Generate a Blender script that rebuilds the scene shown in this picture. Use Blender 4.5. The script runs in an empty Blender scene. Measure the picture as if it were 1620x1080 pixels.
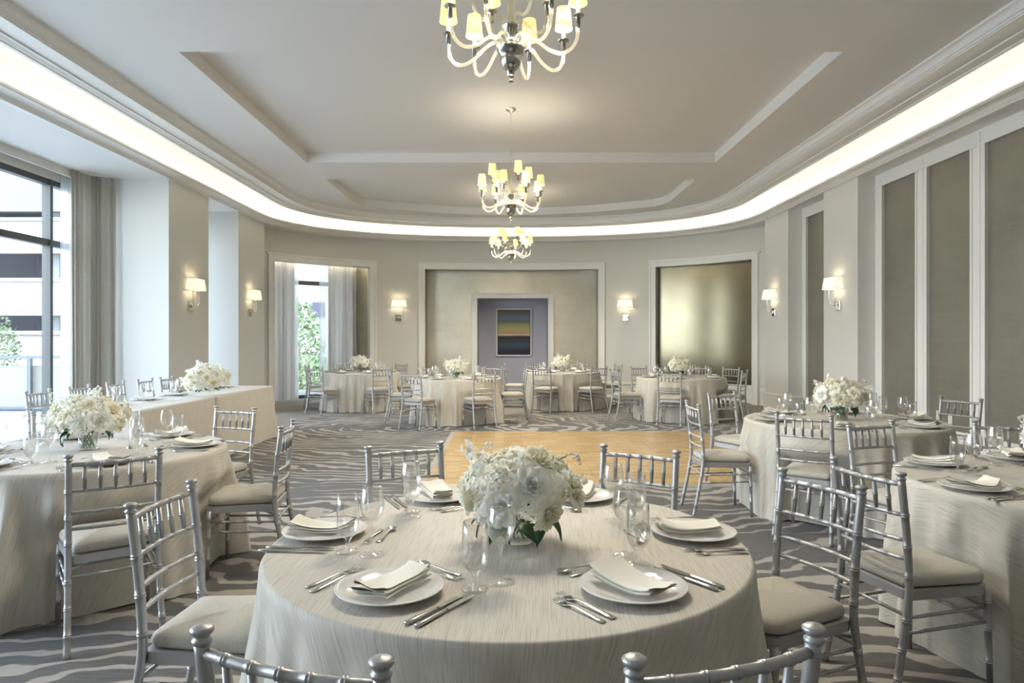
import bpy, math, random
from math import sin, cos, pi, radians, sqrt, atan2, hypot
from mathutils import Vector, Matrix

# ------------------------------------------------------------------ camera, world, sun, exposure
SC = bpy.context.scene
COL = SC.collection
cam_d = bpy.data.cameras.new('camera'); cam = bpy.data.objects.new('camera', cam_d); COL.objects.link(cam)
cam.location = (0, 0, 1.44); cam.rotation_euler = (pi/2, 0, 0)
cam_d.sensor_width = 36; cam_d.lens = 24.0
cam_d.shift_x = 2/1620; cam_d.shift_y = -3/1620
cam_d.clip_start = 0.05; cam_d.clip_end = 300
SC.camera = cam
SC.view_settings.view_transform = 'Standard'; SC.view_settings.look = 'None'
SC.view_settings.gamma = 1; SC.view_settings.use_curve_mapping = False
SC.view_settings.exposure = 1.0
try:
    SC.cycles.max_bounces = 10; SC.cycles.diffuse_bounces = 5; SC.cycles.glossy_bounces = 5
    SC.cycles.transparent_max_bounces = 24; SC.cycles.transmission_bounces = 8
    SC.cycles.sample_clamp_indirect = 6; SC.cycles.caustics_refractive = False; SC.cycles.caustics_reflective = False
    SC.cycles.use_denoising = True; SC.cycles.adaptive_threshold = 0.012
except Exception: pass

W = bpy.data.worlds.new('sky'); SC.world = W; W.use_nodes = True
wn = W.node_tree.nodes; wl = W.node_tree.links
bgn = wn['Background']
tc = wn.new('ShaderNodeTexCoord'); sep = wn.new('ShaderNodeSeparateXYZ'); rmp = wn.new('ShaderNodeValToRGB')
wl.new(tc.outputs['Generated'], sep.inputs[0]); wl.new(sep.outputs['Z'], rmp.inputs[0])
rmp.color_ramp.elements[0].position = 0.0; rmp.color_ramp.elements[0].color = (0.93, 0.96, 1.0, 1)
rmp.color_ramp.elements[1].position = 0.8; rmp.color_ramp.elements[1].color = (0.50, 0.68, 1.0, 1)
wl.new(rmp.outputs[0], bgn.inputs[0]); bgn.inputs[1].default_value = 6.0

def lamp(name, kind, loc, energy, color=(1,1,1), rot=None, **kw):
    d = bpy.data.lights.new(name, kind); d.energy = energy; d.color = color
    for k, v in kw.items(): setattr(d, k, v)
    o = bpy.data.objects.new(name, d); COL.objects.link(o); o.location = loc
    if rot: o.rotation_euler = rot
    return o
sun = lamp('sun', 'SUN', (0, -20, 30), 3.2, (1, 0.95, 0.88), angle=radians(1.0))
sun.rotation_euler = Vector((-0.18, 0.62, -0.76)).to_track_quat('-Z', 'Y').to_euler()
WINDOW_GLOW = 1.0
# portals: they only steer sampling of the sky through the glazing
def portal(loc, rot, sx, sy):
    o = lamp('window_portal', 'AREA', loc, 0, rot=rot, shape='RECTANGLE', size=sx, size_y=sy)
    o.data.cycles.is_portal = True
portal((-6.72, 5.2, 1.85), (0, -pi/2, 0), 3.7, 10.6)
portal((-6.72, 12.5, 1.85), (0, -pi/2, 0), 3.7, 1.3)
portal((-4.2, 17.2, 1.9), (-pi/2, 0, radians(32)), 2.8, 3.6)

R = random.Random(7)
XW = 5.25      # pillar face plane
ZS = 3.91      # soffit height
def Wy(x): return 13.0 + 4.45*sqrt(max(0.0, 1 - (abs(x)/6.0)**2.4))     # plan of the curved far wall

# ------------------------------------------------------------------ mesh helper
class MB:
    def __init__(s): s.v = []; s.f = []; s.s = []; s.uv = []; s.m = []
    def add(s, vs, fs, smooth=True, uvs=None, mi=0):
        b = len(s.v); s.v.extend([tuple(p) for p in vs])
        s.uv.extend(uvs if uvs else [(0, 0)]*len(vs))
        for f in fs: s.f.append(tuple(i+b for i in f)); s.s.append(smooth); s.m.append(mi)
        return s
    def box(s, x0, x1, y0, y1, z0, z1, mi=0):
        v = [(x, y, z) for z in (z0, z1) for y in (y0, y1) for x in (x0, x1)]
        return s.add(v, [(0,2,3,1),(4,5,7,6),(0,1,5,4),(2,6,7,3),(0,4,6,2),(1,3,7,5)], False, mi=mi)
    def bbox(s, x0, x1, y0, y1, z0, z1, b=0.004):
        # box with chamfered vertical and horizontal edges
        prof = [(b, z0), (0, z0+b), (0, z1-b), (b, z1)]
        vs = []; fs = []
        for ins, z in prof:
            i = ins
            c = b
            for (px, py) in ((x0+i+c, y0+i), (x1-i-c, y0+i), (x1-i, y0+i+c), (x1-i, y1-i-c), (x1-i-c, y1-i), (x0+i+c, y1-i), (x0+i, y1-i-c), (x0+i, y0+i+c)):
                vs.append((px, py, z))
        for k in range(3):
            for j in range(8):
                a = k*8+j; c2 = k*8+(j+1) % 8
                fs.append((a, c2, c2+8, a+8))
        fs.append(tuple(reversed(range(8)))); fs.append(tuple(range(24, 32)))
        return s.add(vs, fs, False)
    def tube(s, pts, rad, n=8, cap=True, flat=None, closed=False):
        P = [Vector(p) for p in pts]; m = len(P)
        if not hasattr(rad, '__len__'): rad = [rad]*m
        vs = []; fs = []
        up = None
        for i, p in enumerate(P):
            if closed: t = P[(i+1) % m]-P[i-1]
            else: t = P[min(i+1, m-1)]-P[max(i-1, 0)]
            if t.length < 1e-9: t = Vector((0, 0, 1))
            t.normalize()
            if up is None:
                up = Vector((0, 0, 1)) if abs(t.z) < 0.9 else Vector((1, 0, 0))
            x = t.cross(up)
            if x.length < 1e-6: x = t.cross(Vector((0, 1, 0)))
            x.normalize(); y = x.cross(t).normalized(); up = y
            r = rad[i]; rx, ry = (r if isinstance(r, tuple) else (r, r))
            for k in range(n):
                a = 2*pi*k/n
                vs.append(p + x*(rx*cos(a)) + y*(ry*sin(a)))
        for i in range(m if closed else m-1):
            i2 = (i+1) % m
            for k in range(n):
                k2 = (k+1) % n
                fs.append((i*n+k, i*n+k2, i2*n+k2, i2*n+k))
        if cap and not closed:
            fs.append(tuple(reversed(range(n)))); fs.append(tuple((m-1)*n+k for k in range(n)))
        return s.add(vs, fs, True)
    def lathe(s, prof, n=24, c=(0, 0, 0), closed=False):
        vs = []; fs = []; m = len(prof)
        for (r, z) in prof:
            for k in range(n):
                a = 2*pi*k/n; vs.append((c[0]+r*cos(a), c[1]+r*sin(a), c[2]+z))
        for i in range(m-1):
            for k in range(n):
                k2 = (k+1) % n; fs.append((i*n+k, i*n+k2, (i+1)*n+k2, (i+1)*n+k))
        return s.add(vs, fs, True)
    def grid(s, fn, nu, nv, smooth=True, uvf=None, wrap=False):
        vs = []; uvs = []
        for j in range(nv+1):
            for i in range(nu+(0 if wrap else 1)):
                u = i/nu; v = j/nv
                vs.append(fn(u, v)); uvs.append(uvf(u, v) if uvf else (u, v))
        w = nu if wrap else nu+1
        fs = []
        for j in range(nv):
            for i in range(nu):
                i2 = (i+1) % w if wrap else i+1
                fs.append((j*w+i, j*w+i2, (j+1)*w+i2, (j+1)*w+i))
        return s.add(vs, fs, smooth, uvs)
    def xf(s, M, start=0):
        for i in range(start, len(s.v)): s.v[i] = tuple(M @ Vector(s.v[i]))
        return s
    def mesh(s, name, mats):
        me = bpy.data.meshes.new(name)
        me.from_pydata(s.v, [], s.f)
        me.polygons.foreach_set('use_smooth', s.s)
        if any(s.m): me.polygons.foreach_set('material_index', s.m)
        if any(u != (0, 0) for u in s.uv):
            L = me.uv_layers.new(name='UVMap'); li = [0]*len(me.loops); me.loops.foreach_get('vertex_index', li)
            fl = []
            for i in li: fl.extend(s.uv[i])
            L.data.foreach_set('uv', fl)
        for m in (mats if isinstance(mats, (list, tuple)) else [mats]): me.materials.append(m)
        me.update()
        return me

def obj(name, mb, mat, parent=None, **props):
    me = mb.mesh(name, mat) if isinstance(mb, MB) else mb
    o = bpy.data.objects.new(name, me); COL.objects.link(o)
    if parent is not None: o.parent = parent
    for k, v in props.items(): o[k] = v
    return o
def tag(o, label, cat, group=None, kind=None):
    o['label'] = label; o['category'] = cat
    if group: o['group'] = group
    if kind: o['kind'] = kind
    return o
def empty(name, loc=(0, 0, 0), rz=0):
    o = bpy.data.objects.new(name, None); COL.objects.link(o); o.location = loc; o.rotation_euler = (0, 0, rz)
    o.empty_display_size = 0.1
    return o
def struct(name, mb, mat, parent=None):
    o = obj(name, mb, mat, parent)
    if parent is None: o['kind'] = 'structure'
    return o
def copy_tree(src, parent=None):
    c = src.copy(); COL.objects.link(c)
    if parent is not None: c.parent = parent
    for ch in KIDS.get(src.name, ()): copy_tree(ch, c)
    return c
KIDS = {}
def index_kids(root):
    def walk(o):
        ks = [x for x in ALL if x.parent == o]
        if ks: KIDS[o.name] = ks
        for k in ks: walk(k)
    ALL = list(bpy.data.objects); walk(root)

def catmull(P, per=6):
    P = [Vector(p) for p in P]; out = []
    for i in range(len(P)-1):
        p0 = P[max(i-1, 0)]; p1 = P[i]; p2 = P[i+1]; p3 = P[min(i+2, len(P)-1)]
        for k in range(per):
            t = k/per
            out.append(0.5*((2*p1)+(p2-p0)*t+(2*p0-5*p1+4*p2-p3)*t*t+(3*p1-p0-3*p2+p3)*t**3))
    out.append(P[-1]); return out
def bamboo(mb, path, r, rings, n=8, taper=1.0, ends=None, ringh=0.0035, bump=1.17, belly=0.0):
    """tube along a path with pairs of raised rings at fractions RINGS"""
    P = [Vector(p) for p in path]
    L = [0]
    for a, b in zip(P, P[1:]): L.append(L[-1]+(b-a).length)
    tot = L[-1]
    def at(d):
        d = max(0, min(tot, d))
        for i in range(len(P)-1):
            if d <= L[i+1]+1e-9:
                f = (d-L[i])/max(L[i+1]-L[i], 1e-9); return P[i].lerp(P[i+1], f)
        return P[-1]
    stops = [(l, 1.0) for l in L]
    for t in rings:
        c = t*tot
        stops = [q for q in stops if abs(q[0]-c) > ringh*2.6]
        for off, k in ((-2.2, 1.0), (-1.6, bump), (-0.9, bump), (-0.3, 1.0), (0.3, 1.0), (0.9, bump), (1.6, bump), (2.2, 1.0)):
            stops.append((c+off*ringh, k))
    if ends: stops += ends(tot)
    stops.sort()
    pts = [at(d) if 0 <= d <= tot else (P[-1]+(P[-1]-P[-2]).normalized()*(d-tot)) for d, k in stops]
    rad = [r*k*(1-(1-taper)*(min(max(d/tot, 0), 1)))*(1+belly*sin(pi*min(max(d/tot, 0), 1))) for d, k in stops]
    mb.tube(pts, rad, n)

# ------------------------------------------------------------------ materials
def mat(name): 
    m = bpy.data.materials.new(name); m.use_nodes = True
    nt = m.node_tree; return m, nt, nt.nodes['Principled BSDF'], nt.nodes['Material Output']
def N(nt, t, **kw):
    n = nt.nodes.new('ShaderNode'+t)
    for k, v in kw.items():
        if k in n.inputs: n.inputs[k].default_value = v
        else: setattr(n, k, v)
    return n
def plain(name, col, rough=0.5, metal=0.0, bump=0.0, bscale=200, var=0.0, vscale=3.0, spec=None, sheen=0):
    m, nt, p, out = mat(name)
    p.inputs['Base Color'].default_value = (*col, 1); p.inputs['Roughness'].default_value = rough; p.inputs['Metallic'].default_value = metal
    if spec is not None: p.inputs['Specular IOR Level'].default_value = spec
    if sheen: p.inputs['Sheen Weight'].default_value = sheen
    if bump or var:
        tcn = N(nt, 'TexCoord')
        if bump:
            no = N(nt, 'TexNoise', Scale=bscale, Detail=3.0); nt.links.new(tcn.outputs['Object'], no.inputs['Vector'])
            b = N(nt, 'Bump', Strength=bump, Distance=0.002); nt.links.new(no.outputs[0], b.inputs['Height']); nt.links.new(b.outputs[0], p.inputs['Normal'])
        if var:
            n2 = N(nt, 'TexNoise', Scale=vscale, Detail=3.0); nt.links.new(tcn.outputs['Object'], n2.inputs['Vector'])
            mx = N(nt, 'MixRGB'); mx.inputs[1].default_value = (*[c*(1-var) for c in col], 1); mx.inputs[2].default_value = (*[min(1, c*(1+var)) for c in col], 1)
            nt.links.new(n2.outputs[0], mx.inputs[0]); nt.links.new(mx.outputs[0], p.inputs['Base Color'])
    return m
M = {}
M['wall'] = plain('wall_paint', (0.70, 0.695, 0.655), 0.6, bump=0.05, bscale=60)
M['wall_cool'] = M['wall']
M['trim'] = plain('trim_paint', (0.86, 0.855, 0.83), 0.42)
M['ceiling'] = plain('ceiling_paint', (0.82, 0.81, 0.785), 0.7)
M['cove'] = plain('cove_paint', (0.85, 0.84, 0.80), 0.7)
M['lavender'] = plain('lavender_wall', (0.56, 0.565, 0.66), 0.6, bump=0.05, bscale=80)
M['silver'] = plain('silver_paint', (0.46, 0.46, 0.465), 0.44, 0.65, bump=0.03, bscale=300)
M['chrome'] = plain('polished_nickel', (0.74, 0.72, 0.67), 0.08, 1.0)
M['nickel_dark'] = plain('aged_nickel', (0.45, 0.43, 0.38), 0.15, 1.0)
M['steel'] = plain('cutlery_steel', (0.62, 0.61, 0.59), 0.16, 1.0)
M['mullion'] = plain('bronze_aluminium', (0.085, 0.09, 0.085), 0.45, 0.3)
M['porcelain'] = plain('porcelain', (0.80, 0.79, 0.78), 0.12)
M['napkin'] = plain('cream_linen', (0.95, 0.93, 0.84), 0.85, bump=0.25, bscale=900, sheen=0.2)
M['cushion'] = plain('cushion_fabric', (0.52, 0.495, 0.42), 0.9, bump=1.0, bscale=230, var=0.22, vscale=170, sheen=0.3)
M['leaf'] = plain('leaf_green', (0.035, 0.085, 0.03), 0.45)
M['stemgreen'] = plain('stem_green', (0.09, 0.17, 0.05), 0.5)
M['bud'] = plain('bud_green', (0.42, 0.52, 0.22), 0.6)
M['plastic'] = plain('outlet_plastic', (0.78, 0.77, 0.72), 0.4)
M['slot'] = plain('outlet_slot', (0.05, 0.05, 0.05), 0.5)
M['tabletop'] = plain('laminate', (0.35, 0.30, 0.24), 0.5)
M['black'] = plain('black_metal', (0.03, 0.03, 0.03), 0.4, 0.5)
M['concrete'] = plain('concrete', (0.25, 0.245, 0.235), 0.8, var=0.05, vscale=0.6)
M['conc_grey'] = plain('concrete_grey', (0.13, 0.138, 0.142), 0.8, var=0.06, vscale=0.8)
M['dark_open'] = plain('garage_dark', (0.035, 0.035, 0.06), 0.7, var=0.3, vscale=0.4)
M['paving'] = plain('terrace_stone', (0.42, 0.41, 0.385), 0.7, var=0.04, vscale=2)
M['rail_grey'] = plain('rail_grey', (0.09, 0.10, 0.11), 0.4, 0.5)
M['panel_cream'] = plain('parapet_cream', (0.17, 0.165, 0.145), 0.6)
M['foliage'] = plain('foliage', (0.10, 0.14, 0.06), 0.6, var=0.4, vscale=4)
M['bark'] = plain('bark', (0.16, 0.11, 0.07), 0.8)

def petal_mat(name, col):
    m, nt, p, out = mat(name)
    p.inputs['Base Color'].default_value = (*col, 1); p.inputs['Roughness'].default_value = 0.7
    tr = N(nt, 'BsdfTranslucent'); tr.inputs[0].default_value = (*col, 1)
    mx = N(nt, 'MixShader'); mx.inputs[0].default_value = 0.28
    nt.links.new(p.outputs[0], mx.inputs[1]); nt.links.new(tr.outputs[0], mx.inputs[2]); nt.links.new(mx.outputs[0], out.inputs[0])
    return m
M['petal_cream'] = petal_mat('petal_cream', (0.96, 0.94, 0.80))
M['petal_white'] = petal_mat('petal_white', (0.97, 0.97, 0.93))

def curtain_mat(name, col, trans, mixt=0.0):
    m, nt, p, out = mat(name)
    tcn = N(nt, 'TexCoord'); mp = N(nt, 'Mapping'); mp.inputs['Scale'].default_value = (30, 30, 260)
    no = N(nt, 'TexNoise', Scale=1.0, Detail=2.0); nt.links.new(tcn.outputs['Object'], mp.inputs[0]); nt.links.new(mp.outputs[0], no.inputs['Vector'])
    rp = N(nt, 'ValToRGB'); rp.color_ramp.elements[0].position = 0.35; rp.color_ramp.elements[1].position = 0.65
    rp.color_ramp.elements[0].color = (*[c*0.86 for c in col], 1); rp.color_ramp.elements[1].color = (*col, 1)
    nt.links.new(no.outputs[0], rp.inputs[0]); nt.links.new(rp.outputs[0], p.inputs['Base Color']); p.inputs['Roughness'].default_value = 0.85
    tr = N(nt, 'BsdfTranslucent'); tr.inputs[0].default_value = (*col, 1)
    mx = N(nt, 'MixShader'); mx.inputs[0].default_value = trans
    nt.links.new(p.outputs[0], mx.inputs[1]); nt.links.new(tr.outputs[0], mx.inputs[2])
    last = mx
    if mixt:
        tp = N(nt, 'BsdfTransparent'); m2 = N(nt, 'MixShader'); m2.inputs[0].default_value = mixt
        nt.links.new(mx.outputs[0], m2.inputs[1]); nt.links.new(tp.outputs[0], m2.inputs[2]); last = m2
    nt.links.new(last.outputs[0], out.inputs[0]); return m
M['curtain'] = curtain_mat('curtain_linen', (0.50, 0.47, 0.40), 0.12)
M['curtain_pale'] = curtain_mat('curtain_pale', (0.74, 0.71, 0.68), 0.42)
M['sheer'] = curtain_mat('sheer_voile', (0.85, 0.87, 0.88), 0.5, 0.35)

def shade_mat(name, col, emit, trans=0.5, ecol=(1.0, 0.86, 0.42)):
    m, nt, p, out = mat(name)
    p.inputs['Base Color'].default_value = (*col, 1); p.inputs['Roughness'].default_value = 0.8
    tr = N(nt, 'BsdfTranslucent'); tr.inputs[0].default_value = (*col, 1)
    mx = N(nt, 'MixShader'); mx.inputs[0].default_value = trans
    em = N(nt, 'Emission'); em.inputs[0].default_value = (*ecol, 1); em.inputs[1].default_value = emit
    ad = N(nt, 'AddShader')
    nt.links.new(p.outputs[0], mx.inputs[1]); nt.links.new(tr.outputs[0], mx.inputs[2])
    nt.links.new(mx.outputs[0], ad.inputs[0]); nt.links.new(em.outputs[0], ad.inputs[1]); nt.links.new(ad.outputs[0], out.inputs[0])
    return m
M['shade'] = shade_mat('lamp_shade_fabric', (0.62, 0.53, 0.26), 0.36, 0.05)
M['sconce_shade'] = shade_mat('sconce_shade_fabric', (0.80, 0.76, 0.62), 0.30, 0.12, (1.0, 0.93, 0.72))
M['candle'] = shade_mat('candle_sleeve', (0.85, 0.82, 0.7), 0.5)
def emis(name, col, st):
    m, nt, p, out = mat(name); nt.nodes.remove(p)
    e = N(nt, 'Emission'); e.inputs[0].default_value = (*col, 1); e.inputs[1].default_value = st
    nt.links.new(e.outputs[0], out.inputs[0]); return m
M['led'] = emis('led_strip', (1.0, 0.915, 0.745), 18.0)
M['led_soft'] = emis('niche_led', (1.0, 0.88, 0.64), 9.0)
M['led_dim'] = emis('niche_led_dim', (1.0, 0.88, 0.64), 2.5)
M['bulb'] = emis('bulb_glow', (1.0, 0.88, 0.65), 6.0)

def glass_mat(name, base=0.04, edge=0.75, power=3.0, tint=(0.98, 0.99, 0.98), rough=0.01, gcol=(1, 1, 1), edge_tint=None):
    m, nt, p, out = mat(name); nt.nodes.remove(p)
    tp = N(nt, 'BsdfTransparent'); tp.inputs[0].default_value = (*tint, 1)
    gl = N(nt, 'BsdfGlossy'); gl.inputs['Roughness'].default_value = rough; gl.inputs[0].default_value = (*gcol, 1)
    lw = N(nt, 'LayerWeight'); pw = N(nt, 'Math', operation='POWER'); pw.inputs[1].default_value = power
    mu = N(nt, 'Math', operation='MULTIPLY_ADD'); mu.inputs[1].default_value = edge; mu.inputs[2].default_value = base
    nt.links.new(lw.outputs['Facing'], pw.inputs[0]); nt.links.new(pw.outputs[0], mu.inputs[0])
    if edge_tint:
        p4 = N(nt, 'Math', operation='POWER'); p4.inputs[1].default_value = 5.0; nt.links.new(lw.outputs['Facing'], p4.inputs[0])
        mc = N(nt, 'MixRGB'); mc.inputs[1].default_value = (*tint, 1); mc.inputs[2].default_value = (*edge_tint, 1)
        nt.links.new(p4.outputs[0], mc.inputs[0]); nt.links.new(mc.outputs[0], tp.inputs[0])
    mx = N(nt, 'MixShader'); nt.links.new(mu.outputs[0], mx.inputs[0]); nt.links.new(tp.outputs[0], mx.inputs[1]); nt.links.new(gl.outputs[0], mx.inputs[2])
    nt.links.new(mx.outputs[0], out.inputs[0]); return m
M['glass'] = glass_mat('drinking_glass', 0.11, 0.85, 2.4, (0.985, 0.985, 0.98), edge_tint=(0.50, 0.52, 0.50))
M['pane'] = glass_mat('window_glass', 0.05, 0.5, 5.0, (0.93, 0.96, 0.96))
M['armglass'] = glass_mat('chandelier_glass', 0.10, 0.55, 1.8, (0.97, 0.95, 0.86), 0.04, (0.9, 0.87, 0.74))
def frosted(m):
    nt = m.node_tree; out = nt.nodes['Material Output']; src = out.inputs[0].links[0].from_socket
    d = N(nt, 'BsdfDiffuse'); d.inputs[0].default_value = (0.9, 0.88, 0.78, 1); tr = N(nt, 'BsdfTranslucent'); tr.inputs[0].default_value = (0.9, 0.88, 0.78, 1)
    a = N(nt, 'MixShader'); a.inputs[0].default_value = 0.5; nt.links.new(d.outputs[0], a.inputs[1]); nt.links.new(tr.outputs[0], a.inputs[2])
    b = N(nt, 'MixShader'); b.inputs[0].default_value = 0.05; nt.links.new(src, b.inputs[1]); nt.links.new(a.outputs[0], b.inputs[2]); nt.links.new(b.outputs[0], out.inputs[0])
frosted(M['armglass'])
M['water'] = glass_mat('vase_water', 0.03, 0.3, 3, (0.90, 0.95, 0.90))

def cloth_mat():
    m, nt, p, out = mat('tablecloth_linen')
    uv = N(nt, 'UVMap'); mp = N(nt, 'Mapping'); mp.inputs['Scale'].default_value = (300, 6.0, 1)
    no = N(nt, 'TexNoise', Scale=1.0, Detail=3.0, Roughness=0.6); nt.links.new(uv.outputs[0], mp.inputs[0]); nt.links.new(mp.outputs[0], no.inputs['Vector'])
    rp = N(nt, 'ValToRGB'); e = rp.color_ramp.elements
    e[0].position = 0.30; e[0].color = (0.43, 0.40, 0.34, 1); e[1].position = 0.52; e[1].color = (0.63, 0.595, 0.52, 1)
    e2 = rp.color_ramp.elements.new(0.75); e2.color = (0.67, 0.635, 0.565, 1)
    nt.links.new(no.outputs[0], rp.inputs[0]); nt.links.new(rp.outputs[0], p.inputs['Base Color'])
    p.inputs['Roughness'].default_value = 0.62; p.inputs['Sheen Weight'].default_value = 0.15
    b = N(nt, 'Bump', Strength=0.35, Distance=0.002); nt.links.new(no.outputs[0], b.inputs['Height']); nt.links.new(b.outputs[0], p.inputs['Normal'])
    return m
M['cloth'] = cloth_mat()

def carpet_mat():
    m, nt, p, out = mat('zebra_carpet'); L = nt.links.new
    tcn = N(nt, 'TexCoord'); 
    # low frequency warp
    n1 = N(nt, 'TexNoise', Scale=0.42, Detail=1.0); L(tcn.outputs['Object'], n1.inputs['Vector'])
    n2 = N(nt, 'TexNoise', Scale=2.2, Detail=2.0); L(tcn.outputs['Object'], n2.inputs['Vector'])
    n3 = N(nt, 'TexNoise', Scale=14.0, Detail=2.0); L(tcn.outputs['Object'], n3.inputs['Vector'])
    mp = N(nt, 'Mapping'); mp.inputs['Location'].default_value = (1.35, -11.2*1.25, 0); mp.inputs['Scale'].default_value = (0.8, 1.25, 1)
    L(tcn.outputs['Object'], mp.inputs[0])
    ln = N(nt, 'VectorMath', operation='LENGTH'); L(mp.outputs[0], ln.inputs[0])
    def mad(a, mul, add):
        q = N(nt, 'Math', operation='MULTIPLY_ADD'); L(a, q.inputs[0]); q.inputs[1].default_value = mul
        if isinstance(add, (int, float)): q.inputs[2].default_value = add
        else: L(add, q.inputs[2])
        return q.outputs[0]
    ph = mad(ln.outputs['Value'], 4.1, 0.0)
    ph = mad(n1.outputs[0], 9.5, ph)
    ph = mad(n2.outputs[0], 2.4, ph)
    ph = mad(n3.outputs[0], 0.18, ph)
    s6 = mad(ph, 2*pi, 0.0)
    sn = N(nt, 'Math', operation='SINE'); L(s6, sn.inputs[0])
    # modulation of the line width, so lines break and merge
    n4 = N(nt, 'TexNoise', Scale=1.3, Detail=1.0); mp4 = N(nt, 'Mapping'); mp4.inputs['Location'].default_value = (7, 3, 0); L(tcn.outputs['Object'], mp4.inputs[0]); L(mp4.outputs[0], n4.inputs['Vector'])
    v = mad(n4.outputs[0], -3.0, sn.outputs[0])
    rp = N(nt, 'ValToRGB'); rp.color_ramp.elements[0].position = 0.47; rp.color_ramp.elements[1].position = 0.53
    v2 = mad(v, 0.25, 0.77)
    L(v2, rp.inputs[0])
    # plain border
    sx = N(nt, 'SeparateXYZ'); L(tcn.outputs['Object'], sx.inputs[0])
    ax = N(nt, 'Math', operation='ABSOLUTE'); L(sx.outputs[0], ax.inputs[0])
    gx = N(nt, 'Math', operation='LESS_THAN'); L(ax.outputs[0], gx.inputs[0]); gx.inputs[1].default_value = 3.72
    gy = N(nt, 'Math', operation='LESS_THAN'); L(sx.outputs[1], gy.inputs[0]); gy.inputs[1].default_value = 13.6
    near = N(nt, 'Math', operation='LESS_THAN'); L(sx.outputs[1], near.inputs[0]); near.inputs[1].default_value = 10.0
    gx2 = N(nt, 'Math', operation='MAXIMUM'); L(gx.outputs[0], gx2.inputs[0]); L(near.outputs[0], gx2.inputs[1])
    g = N(nt, 'Math', operation='MULTIPLY'); L(gx2.outputs[0], g.inputs[0]); L(gy.outputs[0], g.inputs[1])
    f = N(nt, 'Math', operation='MULTIPLY'); L(g.outputs[0], f.inputs[0]); L(rp.outputs[0], f.inputs[1])
    # streaky pile colours
    mps = N(nt, 'Mapping'); mps.inputs['Scale'].default_value = (3, 60, 1); L(tcn.outputs['Object'], mps.inputs[0])
    ns = N(nt, 'TexNoise', Scale=1.5, Detail=4.0, Roughness=0.7); L(mps.outputs[0], ns.inputs['Vector'])
    dk = N(nt, 'ValToRGB'); dk.color_ramp.elements[0].position = 0.32; dk.color_ramp.elements[1].position = 0.68
    dk.color_ramp.elements[0].color = (0.058, 0.057, 0.053, 1); dk.color_ramp.elements[1].color = (0.135, 0.132, 0.122, 1); L(ns.outputs[0], dk.inputs[0])
    lt = N(nt, 'ValToRGB'); lt.color_ramp.elements[0].position = 0.3; lt.color_ramp.elements[1].position = 0.7
    lt.color_ramp.elements[0].color = (0.33, 0.305, 0.265, 1); lt.color_ramp.elements[1].color = (0.43, 0.395, 0.345, 1); L(ns.outputs[0], lt.inputs[0])
    mx = N(nt, 'MixRGB'); L(f.outputs[0], mx.inputs[0]); L(dk.outputs[0], mx.inputs[1]); L(lt.outputs[0], mx.inputs[2])
    # outside the pattern the carpet is a flat warm grey
    bd = N(nt, 'MixRGB'); bd.inputs[1].default_value = (0.23, 0.215, 0.19, 1); L(g.outputs[0], bd.inputs[0]); L(mx.outputs[0], bd.inputs[2])
    L(bd.outputs[0], p.inputs['Base Color']); p.inputs['Roughness'].default_value = 0.95; p.inputs['Sheen Weight'].default_value = 0.15
    nb = N(nt, 'TexNoise', Scale=350.0, Detail=2.0); L(tcn.outputs['Object'], nb.inputs['Vector'])
    b = N(nt, 'Bump', Strength=0.5, Distance=0.004); L(nb.outputs[0], b.inputs['Height']); L(b.outputs[0], p.inputs['Normal'])
    return m
M['carpet'] = carpet_mat()

def parquet_mat():
    m, nt, p, out = mat('oak_parquet'); L = nt.links.new
    tcn = N(nt, 'TexCoord')
    br = N(nt, 'TexBrick'); br.inputs['Scale'].default_value = 1.0; br.inputs['Brick Width'].default_value = 0.24; br.inputs['Row Height'].default_value = 0.055
    br.inputs['Mortar Size'].default_value = 0.0012; br.inputs['Mortar Smooth'].default_value = 0.2; br.offset = 0.37; br.offset_frequency = 2
    br.inputs['Color1'].default_value = (0.50, 0.33, 0.13, 1); br.inputs['Color2'].default_value = (0.72, 0.52, 0.26, 1); br.inputs['Mortar'].default_value = (0.25, 0.14, 0.06, 1)
    L(tcn.outputs['Object'], br.inputs['Vector'])
    mp = N(nt, 'Mapping'); mp.inputs['Scale'].default_value = (4, 60, 1); L(tcn.outputs['Object'], mp.inputs[0])
    no = N(nt, 'TexNoise', Scale=2.0, Detail=4.0); L(mp.outputs[0], no.inputs['Vector'])
    rp = N(nt, 'ValToRGB'); rp.color_ramp.elements[0].color = (0.75, 0.72, 0.68, 1); rp.color_ramp.elements[1].color = (1.1, 1.1, 1.1, 1); L(no.outputs[0], rp.inputs[0])
    mx = N(nt, 'MixRGB', blend_type='MULTIPLY'); mx.inputs[0].default_value = 1.0; L(br.outputs[0], mx.inputs[1]); L(rp.outputs[0], mx.inputs[2])
    L(mx.outputs[0], p.inputs['Base Color']); p.inputs['Roughness'].default_value = 0.22
    return m
M['parquet'] = parquet_mat()

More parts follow.
